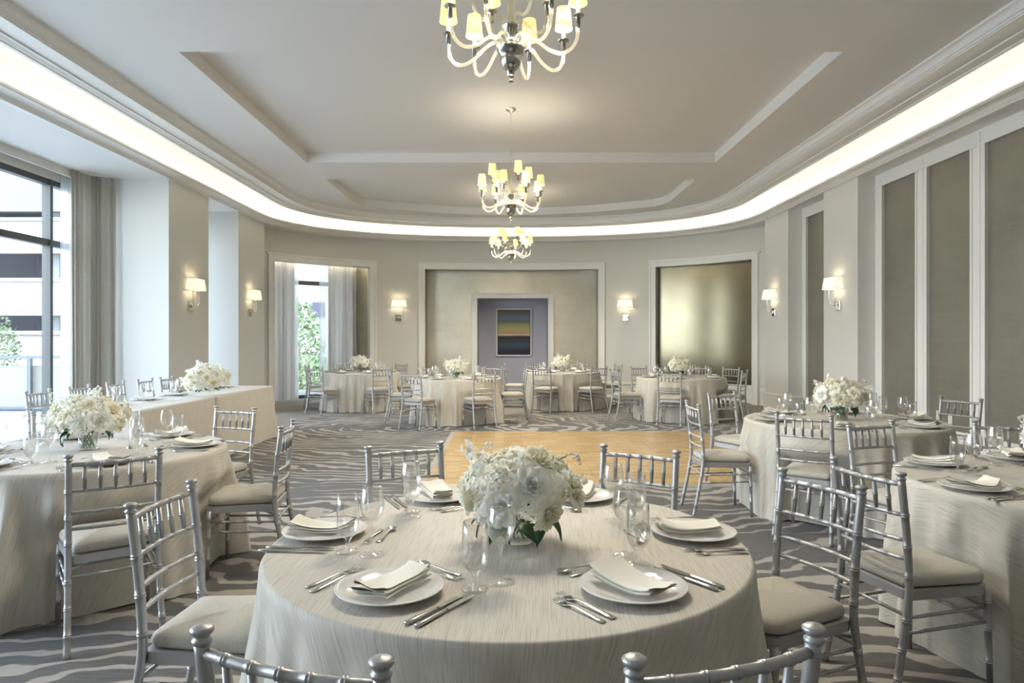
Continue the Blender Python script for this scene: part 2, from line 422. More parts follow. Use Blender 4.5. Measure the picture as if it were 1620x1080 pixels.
def metalleaf(name, col, rough, metal=0.85, seam=0.25, bump=0.2):
    m, nt, p, out = mat(name); L = nt.links.new
    uv = N(nt, 'UVMap')
    br = N(nt, 'TexBrick'); br.inputs['Scale'].default_value = 1.0; br.inputs['Brick Width'].default_value = 0.42; br.inputs['Row Height'].default_value = 0.16
    br.inputs['Mortar Size'].default_value = 0.003; br.offset = 0.43
    br.inputs['Color1'].default_value = (0.49, 0.49, 0.49, 1); br.inputs['Color2'].default_value = (0.51, 0.51, 0.51, 1); br.inputs['Mortar'].default_value = (0.5+seam, 0.5+seam, 0.5+seam, 1)
    L(uv.outputs[0], br.inputs['Vector'])
    no = N(nt, 'TexNoise', Scale=55.0, Detail=4.0, Roughness=0.7); L(uv.outputs[0], no.inputs['Vector'])
    nb = N(nt, 'TexNoise', Scale=1.4, Detail=3.0); L(uv.outputs[0], nb.inputs['Vector'])
    a = N(nt, 'Math', operation='MULTIPLY_ADD'); L(no.outputs[0], a.inputs[0]); a.inputs[1].default_value = 0.5; 
    sp = N(nt, 'SeparateColor'); L(br.outputs[0], sp.inputs[0]); L(sp.outputs[0], a.inputs[2])
    b0 = N(nt, 'Math', operation='MULTIPLY_ADD'); L(nb.outputs[0], b0.inputs[0]); b0.inputs[1].default_value = 0.35; L(a.outputs[0], b0.inputs[2])
    rp = N(nt, 'ValToRGB'); rp.color_ramp.elements[0].position = 0.6; rp.color_ramp.elements[1].position = 1.25
    rp.color_ramp.elements[0].color = (*[c*0.72 for c in col], 1); rp.color_ramp.elements[1].color = (*[min(1, c*1.4) for c in col], 1)
    L(b0.outputs[0], rp.inputs[0]); L(rp.outputs[0], p.inputs['Base Color'])
    p.inputs['Metallic'].default_value = metal; p.inputs['Roughness'].default_value = rough
    b = N(nt, 'Bump', Strength=bump, Distance=0.002); L(a.outputs[0], b.inputs['Height']); L(b.outputs[0], p.inputs['Normal'])
    return m
M['leaf_silver'] = metalleaf('silver_gilt_paper', (0.66, 0.63, 0.54), 0.36, 0.75, seam=0.14, bump=0.1)
M['leaf_gold'] = metalleaf('gold_gilt_panel', (0.19, 0.17, 0.115), 0.22, 0.92, seam=0.05, bump=0.03)
M['leaf_panel'] = metalleaf('bronze_gilt_panel', (0.22, 0.212, 0.175), 0.5, 0.55)

def painting_mat():
    m, nt, p, out = mat('painted_canvas'); L = nt.links.new
    tcn = N(nt, 'TexCoord'); sx = N(nt, 'SeparateXYZ'); L(tcn.outputs['Object'], sx.inputs[0])
    mp = N(nt, 'Mapping'); mp.inputs['Scale'].default_value = (1.2, 1, 5); L(tcn.outputs['Object'], mp.inputs[0])
    no = N(nt, 'TexNoise', Scale=1.6, Detail=1.0); L(mp.outputs[0], no.inputs['Vector'])
    a = N(nt, 'Math', operation='MULTIPLY_ADD'); L(sx.outputs[2], a.inputs[0]); a.inputs[1].default_value = 1/1.26; a.inputs[2].default_value = 0.5
    b = N(nt, 'Math', operation='MULTIPLY_ADD'); L(no.outputs[0], b.inputs[0]); b.inputs[1].default_value = 0.02; L(a.outputs[0], b.inputs[2])
    c = N(nt, 'Math', operation='SUBTRACT'); L(b.outputs[0], c.inputs[0]); c.inputs[1].default_value = 0.01
    rp = N(nt, 'ValToRGB'); cr = rp.color_ramp
    stops = [(0.0, (0.012, 0.010, 0.035)), (0.10, (0.014, 0.012, 0.045)), (0.22, (0.025, 0.06, 0.085)), (0.32, (0.02, 0.025, 0.04)), (0.41, (0.018, 0.008, 0.012)), (0.445, (0.5, 0.45, 0.4)),
             (0.48, (0.42, 0.26, 0.10)), (0.56, (0.36, 0.34, 0.14)), (0.66, (0.25, 0.26, 0.13)), (0.74, (0.10, 0.12, 0.11)), (0.80, (0.10, 0.14, 0.24)), (0.88, (0.10, 0.11, 0.11)), (1.0, (0.05, 0.055, 0.05))]
    cr.elements[0].position = stops[0][0]; cr.elements[0].color = (*stops[0][1], 1); cr.elements[1].position = 1.0; cr.elements[1].color = (*stops[-1][1], 1)
    for q, col in stops[1:-1]: e = cr.elements.new(q); e.color = (*[min(1, c_*1.35) for c_ in col], 1)
    L(c.outputs[0], rp.inputs[0]); L(rp.outputs[0], p.inputs['Base Color']); p.inputs['Roughness'].default_value = 0.4
    return m
M['painting'] = painting_mat()
# ------------------------------------------------------------------ plan curves
def K(a, n=2.3, m=40):
    """plan curve of the ceiling rings, offset named by its half width"""
    y0 = 13.6-(5.05-a)*0.67; yf = 16.9-(5.05-a)*1.05; b = yf-y0
    pts = [(-a, -5.0), (-a, 0.0), (-a, 6.0), (-a, 10.0), (-a, y0-0.6)]
    for i in range(m+1):
        th = pi*i/m; c = cos(th); s = sin(th)
        pts.append((-a*math.copysign(abs(c)**(2/n), c), y0+b*abs(s)**(2/n)))
    pts += [(a, y0-0.6), (a, 10.0), (a, 6.0), (a, 0.0), (a, -5.0)]
    return pts
def loft(mb, prof, flip=False):
    """prof: (a, z) list; each step is a strip of its own so the edges stay crisp"""
    for (a0, z0), (a1, z1) in zip(prof, prof[1:]):
        A = K(a0); B = K(a1); n = len(A)
        vs = [(x, y, z0) for x, y in A]+[(x, y, z1) for x, y in B]
        mb.add(vs, [(i, i+1, n+i+1, n+i) for i in range(n-1)], True)
def fine(pts):  # rounded profile
    return [tuple(p)[:2] for p in catmull([(a, z, 0) for a, z in pts], 4)]

mb = MB()
loft(mb, [(5.27, 3.90), (5.215, 3.90), (5.215, 3.915), (5.20, 3.915), (5.20, 3.93), (5.185, 3.93)])
loft(mb, fine([(5.185, 3.93), (5.165, 3.952), (5.125, 3.966), (5.085, 3.968)]))
loft(mb, [(5.085, 3.968), (5.07, 3.968), (5.07, 3.98), (5.05, 3.98), (5.05, 4.005), (5.075, 4.005), (5.075, 3.985)])
struct('trim_1', mb, M['trim'])['label'] = 'painted cornice lip below the lit cove'
mb = MB()
loft(mb, [(5.075, 3.985), (5.42, 3.985)])
loft(mb, fine([(5.42, 3.985), (5.46, 4.15), (5.46, 4.40), (5.41, 4.62), (5.25, 4.76), (4.98, 4.80), (4.66, 4.80)]))
loft(mb, [(4.66, 4.80), (4.66, 4.14)])
struct('ceiling_cove', mb, M['cove'])
mb = MB()
loft(mb, [(5.405, 3.992), (5.36, 3.992)])
o = struct('ceiling_led_strip', mb, M['led'])
mb = MB()
loft(mb, [(4.66, 4.14), (4.615, 4.14), (4.615, 4.15)])
loft(mb, fine([(4.615, 4.15), (4.59, 4.15), (4.56, 4.158), (4.535, 4.165)]))
loft(mb, [(4.535, 4.165), (4.53, 4.155), (4.51, 4.155), (4.51, 4.17), (4.31, 4.17), (4.31, 4.185), (4.295, 4.185), (4.295, 4.205), (4.28, 4.205)])
loft(mb, fine([(4.28, 4.205), (4.278, 4.235), (4.262, 4.262), (4.24, 4.275)]))
loft(mb, [(4.24, 4.275), (4.235, 4.275), (4.235, 4.30)])
struct('trim_2', mb, M['trim'])

# main ceiling with three trays
from mathutils.geometry import tessellate_polygon
def flat(mb, outer, holes, z, up=False):
    loops = [outer]+holes
    tris = tessellate_polygon([[Vector((x, y, 0)) for x, y in l] for l in loops])
    vs = [(x, y, z) for l in loops for x, y in l]
    mb.add(vs, [tuple(t) for t in tris], False)
TX = 3.30
tray0 = [(-TX, 0.9), (TX, 0.9), (TX, 5.62), (-TX, 5.62)]
tray1 = [(-TX, 6.79), (TX, 6.79), (TX, 11.03), (-TX, 11.03)]
tray2 = [(-TX, 12.2), (TX, 12.2), (TX, 13.9), (3.285, 14.2), (3.22, 14.47), (3.08, 14.66), (2.85, 14.80)]
tray2 += [(x, 14.80+0.88*(1-(x/2.85)**2)) for x in [2.85*(1-i/12) for i in range(1, 24)]]
tray2 += [(-2.85, 14.80), (-3.08, 14.66), (-3.22, 14.47), (-3.285, 14.2), (-TX, 13.9)]
outer = K(4.235)
mb = MB(); flat(mb, outer, [tray0, tray1, tray2], 4.30)
ZT = 4.46
for T in (tray0, tray1, tray2):
    n = len(T)
    for i in range(n):
        (xa, ya), (xb, yb) = T[i], T[(i+1) % n]
        mb.add([(xa, ya, 4.30), (xb, yb, 4.30), (xb, yb, ZT), (xa, ya, ZT)], [(0, 1, 2, 3)], False)
    flat(mb, T, [], ZT)
struct('ceiling', mb, M['ceiling'])
# outer soffit
mb = MB(); A = K(5.24); n = len(A)
vs = [(x, y, ZS) for x, y in A]+[(x*1.32, y if y < 13 else 13+(y-13)*1.75, ZS) for x, y in A]
mb.add(vs, [(i, i+1, n+i+1, n+i) for i in range(n-1)], False)
struct('ceiling_soffit', mb, M['ceiling'])

# ------------------------------------------------------------------ floor
mb = MB(); mb.box(-6.62, 6.2, -5.0, 19.6, -0.12, 0.0)
struct('floor', mb, M['carpet'])
mb = MB()
mb.box(-0.85, 2.93, 6.73, 10.6, 0.0, 0.018)
t = empty('dance_floor', (0, 0, 0)); tag(t, 'honey oak parquet dance floor square laid over the zebra carpet', 'dance floor')
obj('parquet', mb, M['parquet'], t)
mb = MB(); w = 0.075
for (x0, x1, y0, y1) in ((-0.85-w, -0.85, 6.73-w, 10.6+w), (2.93, 2.93+w, 6.73-w, 10.6+w), (-0.85, 2.93, 6.73-w, 6.73), (-0.85, 2.93, 10.6, 10.6+w)):
    v = [(x0, y0), (x1, y0), (x1, y1), (x0, y1)]
    h = lambda x, y: 0.018 if (-0.86 < x < 2.94 and 6.72 < y < 10.61) else 0.004
    mb.add([(x, y, 0.0) for x, y in v]+[(x, y, h(x, y)) for x, y in v], [(4, 5, 6, 7), (0, 1, 5, 4), (1, 2, 6, 5), (2, 3, 7, 6), (3, 0, 4, 7)], False)
M['alu'] = plain('brushed_edge', (0.55, 0.54, 0.50), 0.35, 0.6)
obj('edge_ramp', mb, M['alu'], t, label='pale metal edge ramp')

# ------------------------------------------------------------------ curved far wall
def solve(px, off=0.0):
    k = (px-808)/1080; lo, hi = -5.8, 5.8
    f = lambda x: x/(Wy(x)+off)-k
    for _ in range(60):
        mid = (lo+hi)/2
        if f(mid) > 0: hi = mid
        else: lo = mid
    return (lo+hi)/2
def solveC(px, off):
    k = (px-808)/1080; lo, hi = -6.0, 6.0
    for _ in range(60):
        mid = (lo+hi)/2; q = C(mid, off)
        if q[0]/q[1] > k: hi = mid
        else: lo = mid
    return (lo+hi)/2
def C(x, off):
    e = 1e-3; d = (Wy(x+e)-Wy(x-e))/(2*e); n = Vector((d, -1)).normalized()
    return (x+n.x*off, Wy(x)+n.y*off)
def curve_box(mb, xa, xb, z0, z1, o0, o1, m=None):
    m = m or max(1, int(abs(xb-xa)/0.18))
    xs = [xa+(xb-xa)*i/m for i in range(m+1)]
    for quad in (((o1, z0), (o1, z1)), ((o1, z1), (o0, z1)), ((o0, z1), (o0, z0)), ((o0, z0), (o1, z0))):
        vs = []
        for x in xs:
            for (o_, z) in quad: p = C(x, o_); vs.append((p[0], p[1], z))
        mb.add(vs, [(2*i, 2*i+1, 2*i+3, 2*i+2) for i in range(m)], True)
    for x in (xa, xb):
        vs = [(*C(x, o_), z) for o_, z in ((o0, z0), (o1, z0), (o1, z1), (o0, z1))]
        mb.add(vs, [(0, 1, 2, 3)], False)
LN = (solve(433), solve(585)); CN = (solve(672.2), solve(946.7)); RN = (solve(1037.8), solve(1191))
ZO = 3.22
mb = MB(); TH = -0.22
XE = 5.62
for xa, xb, z0 in ((-XE, LN[0], 0), (LN[0], LN[1], ZO), (LN[1], CN[0], 0), (CN[0], CN[1], ZO), (CN[1], RN[0], 0), (RN[0], RN[1], ZO), (RN[1], XE, 0)):
    curve_box(mb, xa, xb, z0, ZS+0.01, TH, 0.0)
struct('wall_back', mb, M['wall'])
def opening_trim(name, xa, xb, w=0.165, z1=ZO):
    mb = MB()
    for s, x in ((-1, xa), (1, xb)):
        k = 1/ sqrt(1+((Wy(x+1e-3)-Wy(x-1e-3))/2e-3)**2)   # plan width shrinks where the wall turns
        a, b, c, d = x, x+s*(w-0.045)*k, x+s*w*k, x+s*0.03*k
        curve_box(mb, *sorted((a, b)), 0, z1+w-0.045, 0, 0.035, 1)
        curve_box(mb, *sorted((b, c)), 0, z1+w, 0, 0.055, 1)
        curve_box(mb, *sorted((a, d)), 0, z1+0.03, 0.03, 0.045, 1)
    curve_box(mb, xa, xb, z1, z1+w-0.045, 0, 0.035)
    curve_box(mb, xa-w*0.7, xb+w*0.7, z1+w-0.045, z1+w, 0, 0.055)
    curve_box(mb, xa, xb, z1, z1+0.03, 0.03, 0.045)
    return struct(name, mb, M['trim'])
opening_trim('trim_3', *LN); opening_trim('trim_4', *CN); opening_trim('trim_5', *RN)
# baseboard on the curved wall
mb = MB(); BH = 0.37
for xa, xb in ((-XE, LN[0]-0.1), (LN[1]+0.17, CN[0]-0.17), (CN[1]+0.17, RN[0]-0.17), (RN[1]+0.11, XE)):
    curve_box(mb, xa, xb, 0, BH-0.06, 0, 0.022)
    curve_box(mb, xa, xb, BH-0.06, BH-0.045, 0, 0.035)
    curve_box(mb, xa, xb, BH-0.045, BH-0.012, 0, 0.05)
    curve_box(mb, xa, xb, BH-0.012, BH, 0, 0.035)
struct('baseboard_back', mb, M['trim'])

def uvsheet(mb, fn, nu, nv, su, sv):
    mb.grid(fn, nu, nv, True, lambda u, v: (u*su, v*sv))
# right niche: curved gilt panel
mb = MB()
xa, xb = RN[0]-0.12, RN[1]+0.1
uvsheet(mb, lambda u, v: (*C(xa+(xb-xa)*u, -0.20), 0.40+(3.45-0.40)*v), 24, 2, 2.6, 3.05)
struct('wall_back_gilt_panel', mb, M['leaf_gold'])
mb = MB(); curve_box(mb, xa, xb, 0, 0.36, -0.23, -0.16); curve_box(mb, xa, xb, 0.33, 0.41, -0.23, -0.13)
curve_box(mb, xa, xb, 3.4, 3.5, -0.3, -0.1)
struct('baseboard_niche', mb, M['trim'])
# central niche: flat gilt wall with an alcove door opening
YB = 17.85
def px2x(px, d): return (px-808)/1080*d
AX0, AX1, AZ = px2x(755, YB), px2x(867, YB), 2.52
mb = MB()
def uvplane(mb, x0, x1, z0, z1, y):
    mb.add([(x0, y, z0), (x1, y, z0), (x1, y, z1), (x0, y, z1)], [(0, 1, 2, 3)], False, [(x0+10, z0), (x1+10, z0), (x1+10, z1), (x0+10, z1)])
for x0, x1, z0, z1 in ((-2.35, AX0, 0, 3.5), (AX1, 2.45, 0, 3.5), (AX0, AX1, AZ, 3.5)): uvplane(mb, x0, x1, z0, z1, YB)
struct('wall_back_gilt', mb, M['leaf_silver'])
mb = MB()
mb.box(-2.36, CN[0]-0.005, Wy(CN[0])+0.03, YB+0.05, 0, 3.3); mb.box(CN[1]+0.005, 2.36, Wy(CN[1])+0.03, YB+0.05, 0, 3.3)
struct('wall_back_niche_reveal', mb, M['leaf_panel'])
mb = MB(); mb.box(-2.45, 2.45, 17.47, YB+0.05, 3.42, 3.5)
mb.box(AX0-0.05, AX0, YB, 19.0, 0, 2.7); mb.box(AX1, AX1+0.05, YB, 19.0, 0, 2.7); mb.box(AX0-0.05, AX1+0.05, YB+0.01, 19.0, AZ+0.02, 2.7)
struct('wall_alcove_sides', mb, M['lavender'])
mb = MB(); mb.box(-2.45, 2.5, 18.9, 19.0, 0, 3.0)
struct('wall_alcove', mb, M['lavender'])
mb = MB(); w = 0.145
for x0, x1 in ((AX0-w, AX0), (AX1, AX1+w)):
    mb.box(x0, x1, YB-0.035, YB, 0, AZ); mb.box(x0+(0.0 if x0 < AX0-0.01 else w-0.03), x0+(0.03 if x0 < AX0-0.01 else w), YB-0.055, YB-0.035, 0, AZ)
mb.box(AX0-w, AX1+w, YB-0.035, YB, AZ, AZ+w); mb.box(AX0-w, AX1+w, YB-0.055, YB-0.035, AZ+w-0.03, AZ+w)
struct('trim_6', mb, M['trim'])
mb = MB(); mb.box(AX0, AX1, 18.87, 18.9, 0, 0.16)
mb.box(-2.2, AX0-w, YB-0.03, YB, 0, 0.16); mb.box(AX1+w, 2.27, YB-0.03, YB, 0, 0.16)
struct('baseboard_alcove', mb, M['trim'])
# hidden light strips behind the heads of the three niches
for nm, (xa, xb), o_, st in (('ceiling_niche_light', LN, -0.27, 1), ('ceiling_niche_light', RN, -0.12, 2)):
    mb = MB(); curve_box(mb, xa+0.1, xb-0.1, 3.355, 3.37, o_-0.03, o_)
    struct(nm, mb, M['led_soft' if st == 1 else 'led_dim'])
# painting
d = 18.86; x0, x1 = px2x(785, d), px2x(841, d); z1 = 1.44+49/1080*d; z0 = 1.44-26/1080*d
t = empty('framed_painting', ((x0+x1)/2, d, (z0+z1)/2)); tag(t, 'framed abstract painting of blurred blue, gold and plum bands in the alcove', 'painting')
hw, hh = (x1-x0)/2, (z1-z0)/2
mb = MB(); mb.box(-hw+0.05, hw-0.05, -0.03, 0.02, -hh+0.05, hh-0.05); obj('canvas', mb, M['painting'], t)
mb = MB()
for q in ((-hw, -hw+0.035, -hh, hh), (hw-0.035, hw, -hh, hh), (-hw+0.035, hw-0.035, hh-0.035, hh), (-hw+0.035, hw-0.035, -hh, -hh+0.035)):
    mb.box(q[0], q[1], -0.05, 0.035, q[2], q[3])
obj('frame', mb, plain('white_gold_frame', (0.90, 0.89, 0.85), 0.35, 0.0), t)
mb = MB(); mb.box(-hw+0.035, hw-0.035, -0.01, 0.0, -hh+0.035, hh-0.035); obj('backing', mb, M['black'], t)

# left niche: silver return wall, curved window wall
mb = MB()
xa, xb = solveC(560, -0.6), LN[1]+0.12
uvsheet(mb, lambda u, v: (*C(xa+(xb-xa)*u, -0.26-0.5*(1-u)), 3.4*v), 6, 2, 0.8, 3.4)
struct('wall_back_silver_return', mb, M['leaf_silver'])
mb = MB()
GO = -0.85
gx0, gx1 = -5.9, xa+0.1
for z0, z1 in ((0, 0.08), (2.78, 2.88), (3.62, 3.9)): curve_box(mb, gx0, gx1, z0, z1, GO-0.05, GO+0.03)
for x in (gx0+0.02, gx1-0.06, -3.9): curve_box(mb, x, x+0.05, 0, 3.9, GO-0.06, GO+0.04, 1)
struct('window_2', mb, M['mullion'])
mb = MB(); curve_box(mb, gx0, gx1, 0.05, 3.7, GO-0.005, GO); 
w2g = obj('pane', mb, M['pane'], bpy.data.objects['window_2'])
mb = MB()
p0 = C(xa, -0.75)
mb.box(p0[0], p0[0]+0.1, p0[1]-0.3, p0[1]+0.9, 0, 3.95)
struct('wall_niche_end', mb, M['wall'])
mb = MB(); mb.box(-6.8, -5.75, 14.5, 15.2, 0, 3.95); mb.box(-6.9, -6.6, 14.5, 19.6, 0, 3.95); struct('wall_corner', mb, M['wall'])
mb = MB(); curve_box(mb, gx0, xb, 3.40, 3.5, -0.8, TH); struct('ceiling_niche', mb, M['ceiling'])

# ------------------------------------------------------------------ pillars and side walls
def pillar(name, x0, x1, y0, y1):
    mb = MB(); mb.box(x0, x1, y0, y1, 0, ZS+0.005); return struct(name, mb, M['wall'])
pillar('wall_left_pillar', -6.9, -XW, 10.48, 11.86)
pillar('wall_left_pillar', -6.9, -XW, 13.16, 14.55)
pillar('wall_right_pillar', XW, 5.9, 10.33, 11.45)
pillar('wall_right_pillar', XW, 5.9, 12.92, 14.1)
mb = MB()
def base(mb, x0, x1, y0, y1):
    for e, z0, z1 in ((0.022, 0, BH-0.06), (0.035, BH-0.06, BH-0.045), (0.05, BH-0.045, BH-0.012), (0.035, BH-0.012, BH)):
        mb.box(x0-e, x1+e, y0-e, y1+e, z0, z1)
base(mb, XW, 5.6, 10.33, 11.45); base(mb, XW, 5.6, 12.92, 14.1); struct('baseboard_right', mb, M['trim'])
mb = MB(); base(mb, -6.3, -XW, 10.48, 11.86); base(mb, -6.3, -XW, 13.16, 14.55); struct('baseboard_left', mb, M['trim'])
# right wall with framed gilt panels
XR = 5.52
mb = MB(); mb.box(XR+0.03, XR+0.2, -5, 14.9, 0, ZS); struct('wall_right', mb, M['wall'])
stiles = [(10.33, 10.12)]; y = 9.29
while y > -4.2: stiles.append((y, y-0.26)); y -= 1.11
panels = []
for (a0, b0), (a1, b1) in zip(stiles, stiles[1:]): panels.append((b0, a1))
mb = MB()
for (y1, y0) in panels:
    mb.add([(XR+0.02, y1, 0.2), (XR+0.02, y0, 0.2), (XR+0.02, y0, 3.75), (XR+0.02, y1, 3.75)], [(0, 1, 2, 3)], False, [(-y1+20, 0.2), (-y0+20, 0.2), (-y0+20, 3.75), (-y1+20, 3.75)])
y1, y0 = 12.72, 11.4
mb.add([(XR+0.02, y1, 0.2), (XR+0.02, y0, 0.2), (XR+0.02, y0, 3.75), (XR+0.02, y1, 3.75)], [(0, 1, 2, 3)], False, [(-y1+20, 0.2), (-y0+20, 0.2), (-y0+20, 3.75), (-y1+20, 3.75)])
struct('wall_right_gilt_panels', mb, M['leaf_panel'])
mb = MB()
def rail(y0, y1, z0, z1):
    mb.box(XR-0.005, XR+0.03, y0, y1, z0, z1)
for i, (y1, y0) in enumerate(stiles):
    rail(y0, y1, 0, 3.72)
    if i: 
        mb.box(XR-0.022, XR, y0, y0+0.035, 0, 3.72); mb.box(XR-0.022, XR, y1-0.035, y1, 0, 3.72)
        mb.box(XR-0.014, XR, y0+0.095, y1-0.095, 0, 3.88)
    else: mb.box(XR-0.022, XR, y0, y0+0.035, 0, 3.72)
rail(stiles[-1][1], 10.33, 3.72, ZS); mb.box(XR-0.02, XR, stiles[-1][1], 10.33, 3.72, 3.745)
rail(stiles[-1][1], 10.33, 0, 0.3); mb.box(XR-0.025, XR, stiles[-1][1], 10.33, 0, 0.14)
rail(12.72, 12.92, 0, 3.72); mb.box(XR-0.022, XR, 12.72, 12.755, 0, 3.72); rail(11.4, 12.92, 3.72, ZS); rail(11.4, 12.92, 0, 0.3)
struct('trim_7', mb, M['trim'])
# outlets on the right wall
def outlet(y, z, lab):
    t = empty('wall_outlet', (XR+0.02, y, z)); tag(t, lab, 'outlet', 'outlets on the panelled wall')
    mb = MB(); mb.bbox(-0.008, 0, -0.04, 0.04, -0.06, 0.06, 0.003); obj('cover_plate', mb, M['plastic'], t)
    for dz in (-0.025, 0.025):
        mb = MB(); mb.bbox(-0.011, -0.006, -0.018, 0.018, dz-0.017, dz+0.017, 0.002); s_ = obj('socket', mb, M['plastic'], t)
        mb = MB(); mb.box(-0.0115, -0.0105, -0.009, -0.006, dz-0.004, dz+0.008); mb.box(-0.0115, -0.0105, 0.006, 0.009, dz-0.004, dz+0.008); obj('slot', mb, M['slot'], s_)
outlet(8.84, 0.46, 'white wall outlet in the bronze panel, farther of the close pair')
outlet(8.60, 0.44, 'white wall outlet in the bronze panel, nearer of the close pair')
outlet(7.38, 0.46, 'white wall outlet on the bronze panels, behind a chair at the right edge')

# left window wall
XL = -6.55
def mull(mb, y): mb.box(XL-0.12, XL, y-0.03, y+0.03, 0, 3.75)
mb = MB()
ys = [9.74-1.5*i for i in range(10)]
for y in ys: mull(mb, y)
for z0, z1 in ((0, 0.09), (2.775, 2.865), (3.64, 3.72)): mb.box(XL-0.11, XL-0.01, -4.9, 10.5, z0, z1)
for y in (11.95, 13.07): mull(mb, y)
for z0, z1 in ((0, 0.09), (2.775, 2.865), (3.64, 3.72)): mb.box(XL-0.11, XL-0.01, 11.86, 13.16, z0, z1)
struct('window_1', mb, M['mullion'])
mb = MB(); mb.box(XL-0.065, XL-0.06, -4.9, 10.5, 0.05, 3.68); mb.box(XL-0.065, XL-0.06, 11.86, 13.16, 0.05, 3.68)
obj('pane', mb, M['pane'], bpy.data.objects['window_1'])
mb = MB(); mb.box(XL-0.25, XL+0.02, -5, 10.5, 3.72, ZS+0.01); mb.box(XL-0.25, XL+0.02, 11.86, 13.16, 3.72, ZS+0.01)
mb.box(XL+0.12, XL+0.16, -5, 10.48, 3.80, ZS)
struct('wall_left_header', mb, M['wall'])
mb = MB(); mb.box(-6.62, -6.45, -2.7, -0.1, 0, ZS); struct('light_block_left', mb, M['wall'])  # unseen wall, added over the near windows to block daylight on the foreground
# unseen back wall behind the camera, pulled forward to darken the foreground
mb = MB()
mb.box(-6.9, 5.9, -2.8, -2.6, 0, 4.6)
struct('unseen_wall_front', mb, M['wall'])

# ------------------------------------------------------------------ curtains
def curtain(name, path, z0, z1, pleats, amp, mat_, lab, group=None, cat='curtain', seed=1, gather=0.0):
    rr = random.Random(seed)
    P = catmull([(x, y, 0) for x, y in path], 10)
    L = [0]
    for a, b in zip(P, P[1:]): L.append(L[-1]+(b-a).length)
    def at(u):
        d = u*L[-1]
        for i in range(len(P)-1):
            if d <= L[i+1]+1e-9:
                f = (d-L[i])/max(L[i+1]-L[i], 1e-9); q = P[i].lerp(P[i+1], f); t = (P[i+1]-P[i]).normalized(); return q, t
        return P[-1], (P[-1]-P[-2]).normalized()
    ph = [rr.uniform(-0.5, 0.5) for _ in range(6)]
    def fn(u, v):
        q, t = at(u); n = Vector((-t.y, t.x, 0))
        w = 2*pi*pleats*(u+0.03*sin(2*pi*u*1.7+ph[0])+0.015*sin(2*pi*3.1*u+ph[1]))
        a = amp*(0.75+0.35*sin(2*pi*u*2.3+ph[2]))*(1-0.35*v)
        off = a*(sin(w)+0.25*sin(2*w+ph[3]+1.0*v))
        sh = 0.012*sin(w*0.5+3*v+ph[4])*(1-v)
        p = q+n*off+t*sh
        # slight gather towards the middle of the height
        return (p.x, p.y, z0+(z1-z0)*v)
    mb = MB(); mb.grid(fn, int(pleats*14), 14)
    o = obj(name, mb, mat_); tag(o, lab, cat, group); return o
curtain('curtain', [(-6.36, 9.88), (-6.33, 10.1), (-6.25, 10.30), (-6.02, 10.42)], 0.015, 3.90, 9, 0.045, M['curtain'], 'tall beige linen curtain drawn back against the left bay pillar', seed=3)
curtain('sheer_curtain', [(-6.50, 9.86), (-6.47, 9.98), (-6.44, 10.1)], 0.015, 3.90, 5, 0.02, M['sheer'], 'white sheer curtain gathered beside the tall beige curtain at the left window', cat='sheer curtain', seed=5)
o0 = -0.40
c = lambda px: C(solveC(px, o0), o0)
curtain('curtain', [c(420), c(434), c(450), c(467)], 0.02, 3.88, 6.5, 0.06, M['curtain_pale'], 'pale beige curtain on the left side of the far niche window', 'curtains in the far window niche', seed=8)
curtain('curtain', [c(519), c(535), c(548), c(563)], 0.02, 3.88, 7, 0.06, M['curtain_pale'], 'pale beige curtain on the right side of the far niche window', 'curtains in the far window niche', seed=9)
c = lambda px: C(solveC(px, -0.60), -0.60)
curtain('sheer_curtain', [c(463), c(467), c(472)], 0.02, 3.88, 4, 0.02, M['sheer'], 'thin sheer strip along the left curtain of the far niche window', 'sheers in the far window niche', 'sheer curtain', seed=10)
curtain('sheer_curtain', [c(505), c(512), c(520)], 0.02, 3.88, 5, 0.02, M['sheer'], 'thin sheer strip along the right curtain of the far niche window', 'sheers in the far window niche', 'sheer curtain', seed=11)

# ------------------------------------------------------------------ outside
mb = MB(); mb.box(-60, -6.75, -8, 19.6, -0.25, -0.04); mb.box(-60, 8, 19.6, 60, -4.2, -4.0); mb.box(-60, -12, 19.6, 60, -4.2, -4.0)
struct('ground', mb, M['paving'])
mb = MB(); mb.box(-6.75, 6.4, 19.05, 19.6, -0.25, -0.04); struct('ground_edge', mb, M['paving'])
t = empty('terrace_railing', (0, 13.2, 0)); tag(t, 'grey terrace railing with cream parapet panels outside the left window', 'railing')
mb = MB(); mb.box(-30, -6.9, -0.03, 0.03, 1.07, 1.13); obj('top_rail', mb, M['rail_grey'], t)
mb = MB(); mb.box(-30, -6.9, -0.02, 0.02, 0.10, 0.14); obj('bottom_rail', mb, M['rail_grey'], t)
for x in (-9.3, -10.9, -12.5, -14.1):
    mb = MB(); mb.box(x-0.035, x+0.035, -0.035, 0.035, -0.04, 1.08); mb.box(x-0.08, x+0.08, -0.08, 0.08, -0.04, -0.02); obj('post', mb, M['rail_grey'], t)
mb = MB(); mb.box(-30, -6.9, 0.10, 0.16, 0.10, 0.93); obj('infill_panel', mb, M['panel_cream'], t, label='cream parapet panel')
mb = MB(); mb.box(-30, -7.0, 0.9, 1.2, -0.04, 0.28); obj('kerb', mb, M['conc_grey'], t)
t = empty('parking_garage', (0, 40, 0)); tag(t, 'white concrete parking garage with dark open decks across the street', 'building')
for z0, z1, m_ in ((8.95, 12.3, 'conc_grey'), (6.5, 8.6, 'concrete'), (2.85, 5.05, 'concrete'), (-4.0, 1.95, 'concrete')):
    mb = MB(); mb.box(-70, -20, 0, 0.5, z0, z1); mb.box(-70, -20, -0.15, 0.0, z1-0.22, z1-0.05)
    obj('parapet', mb, M[m_], t)
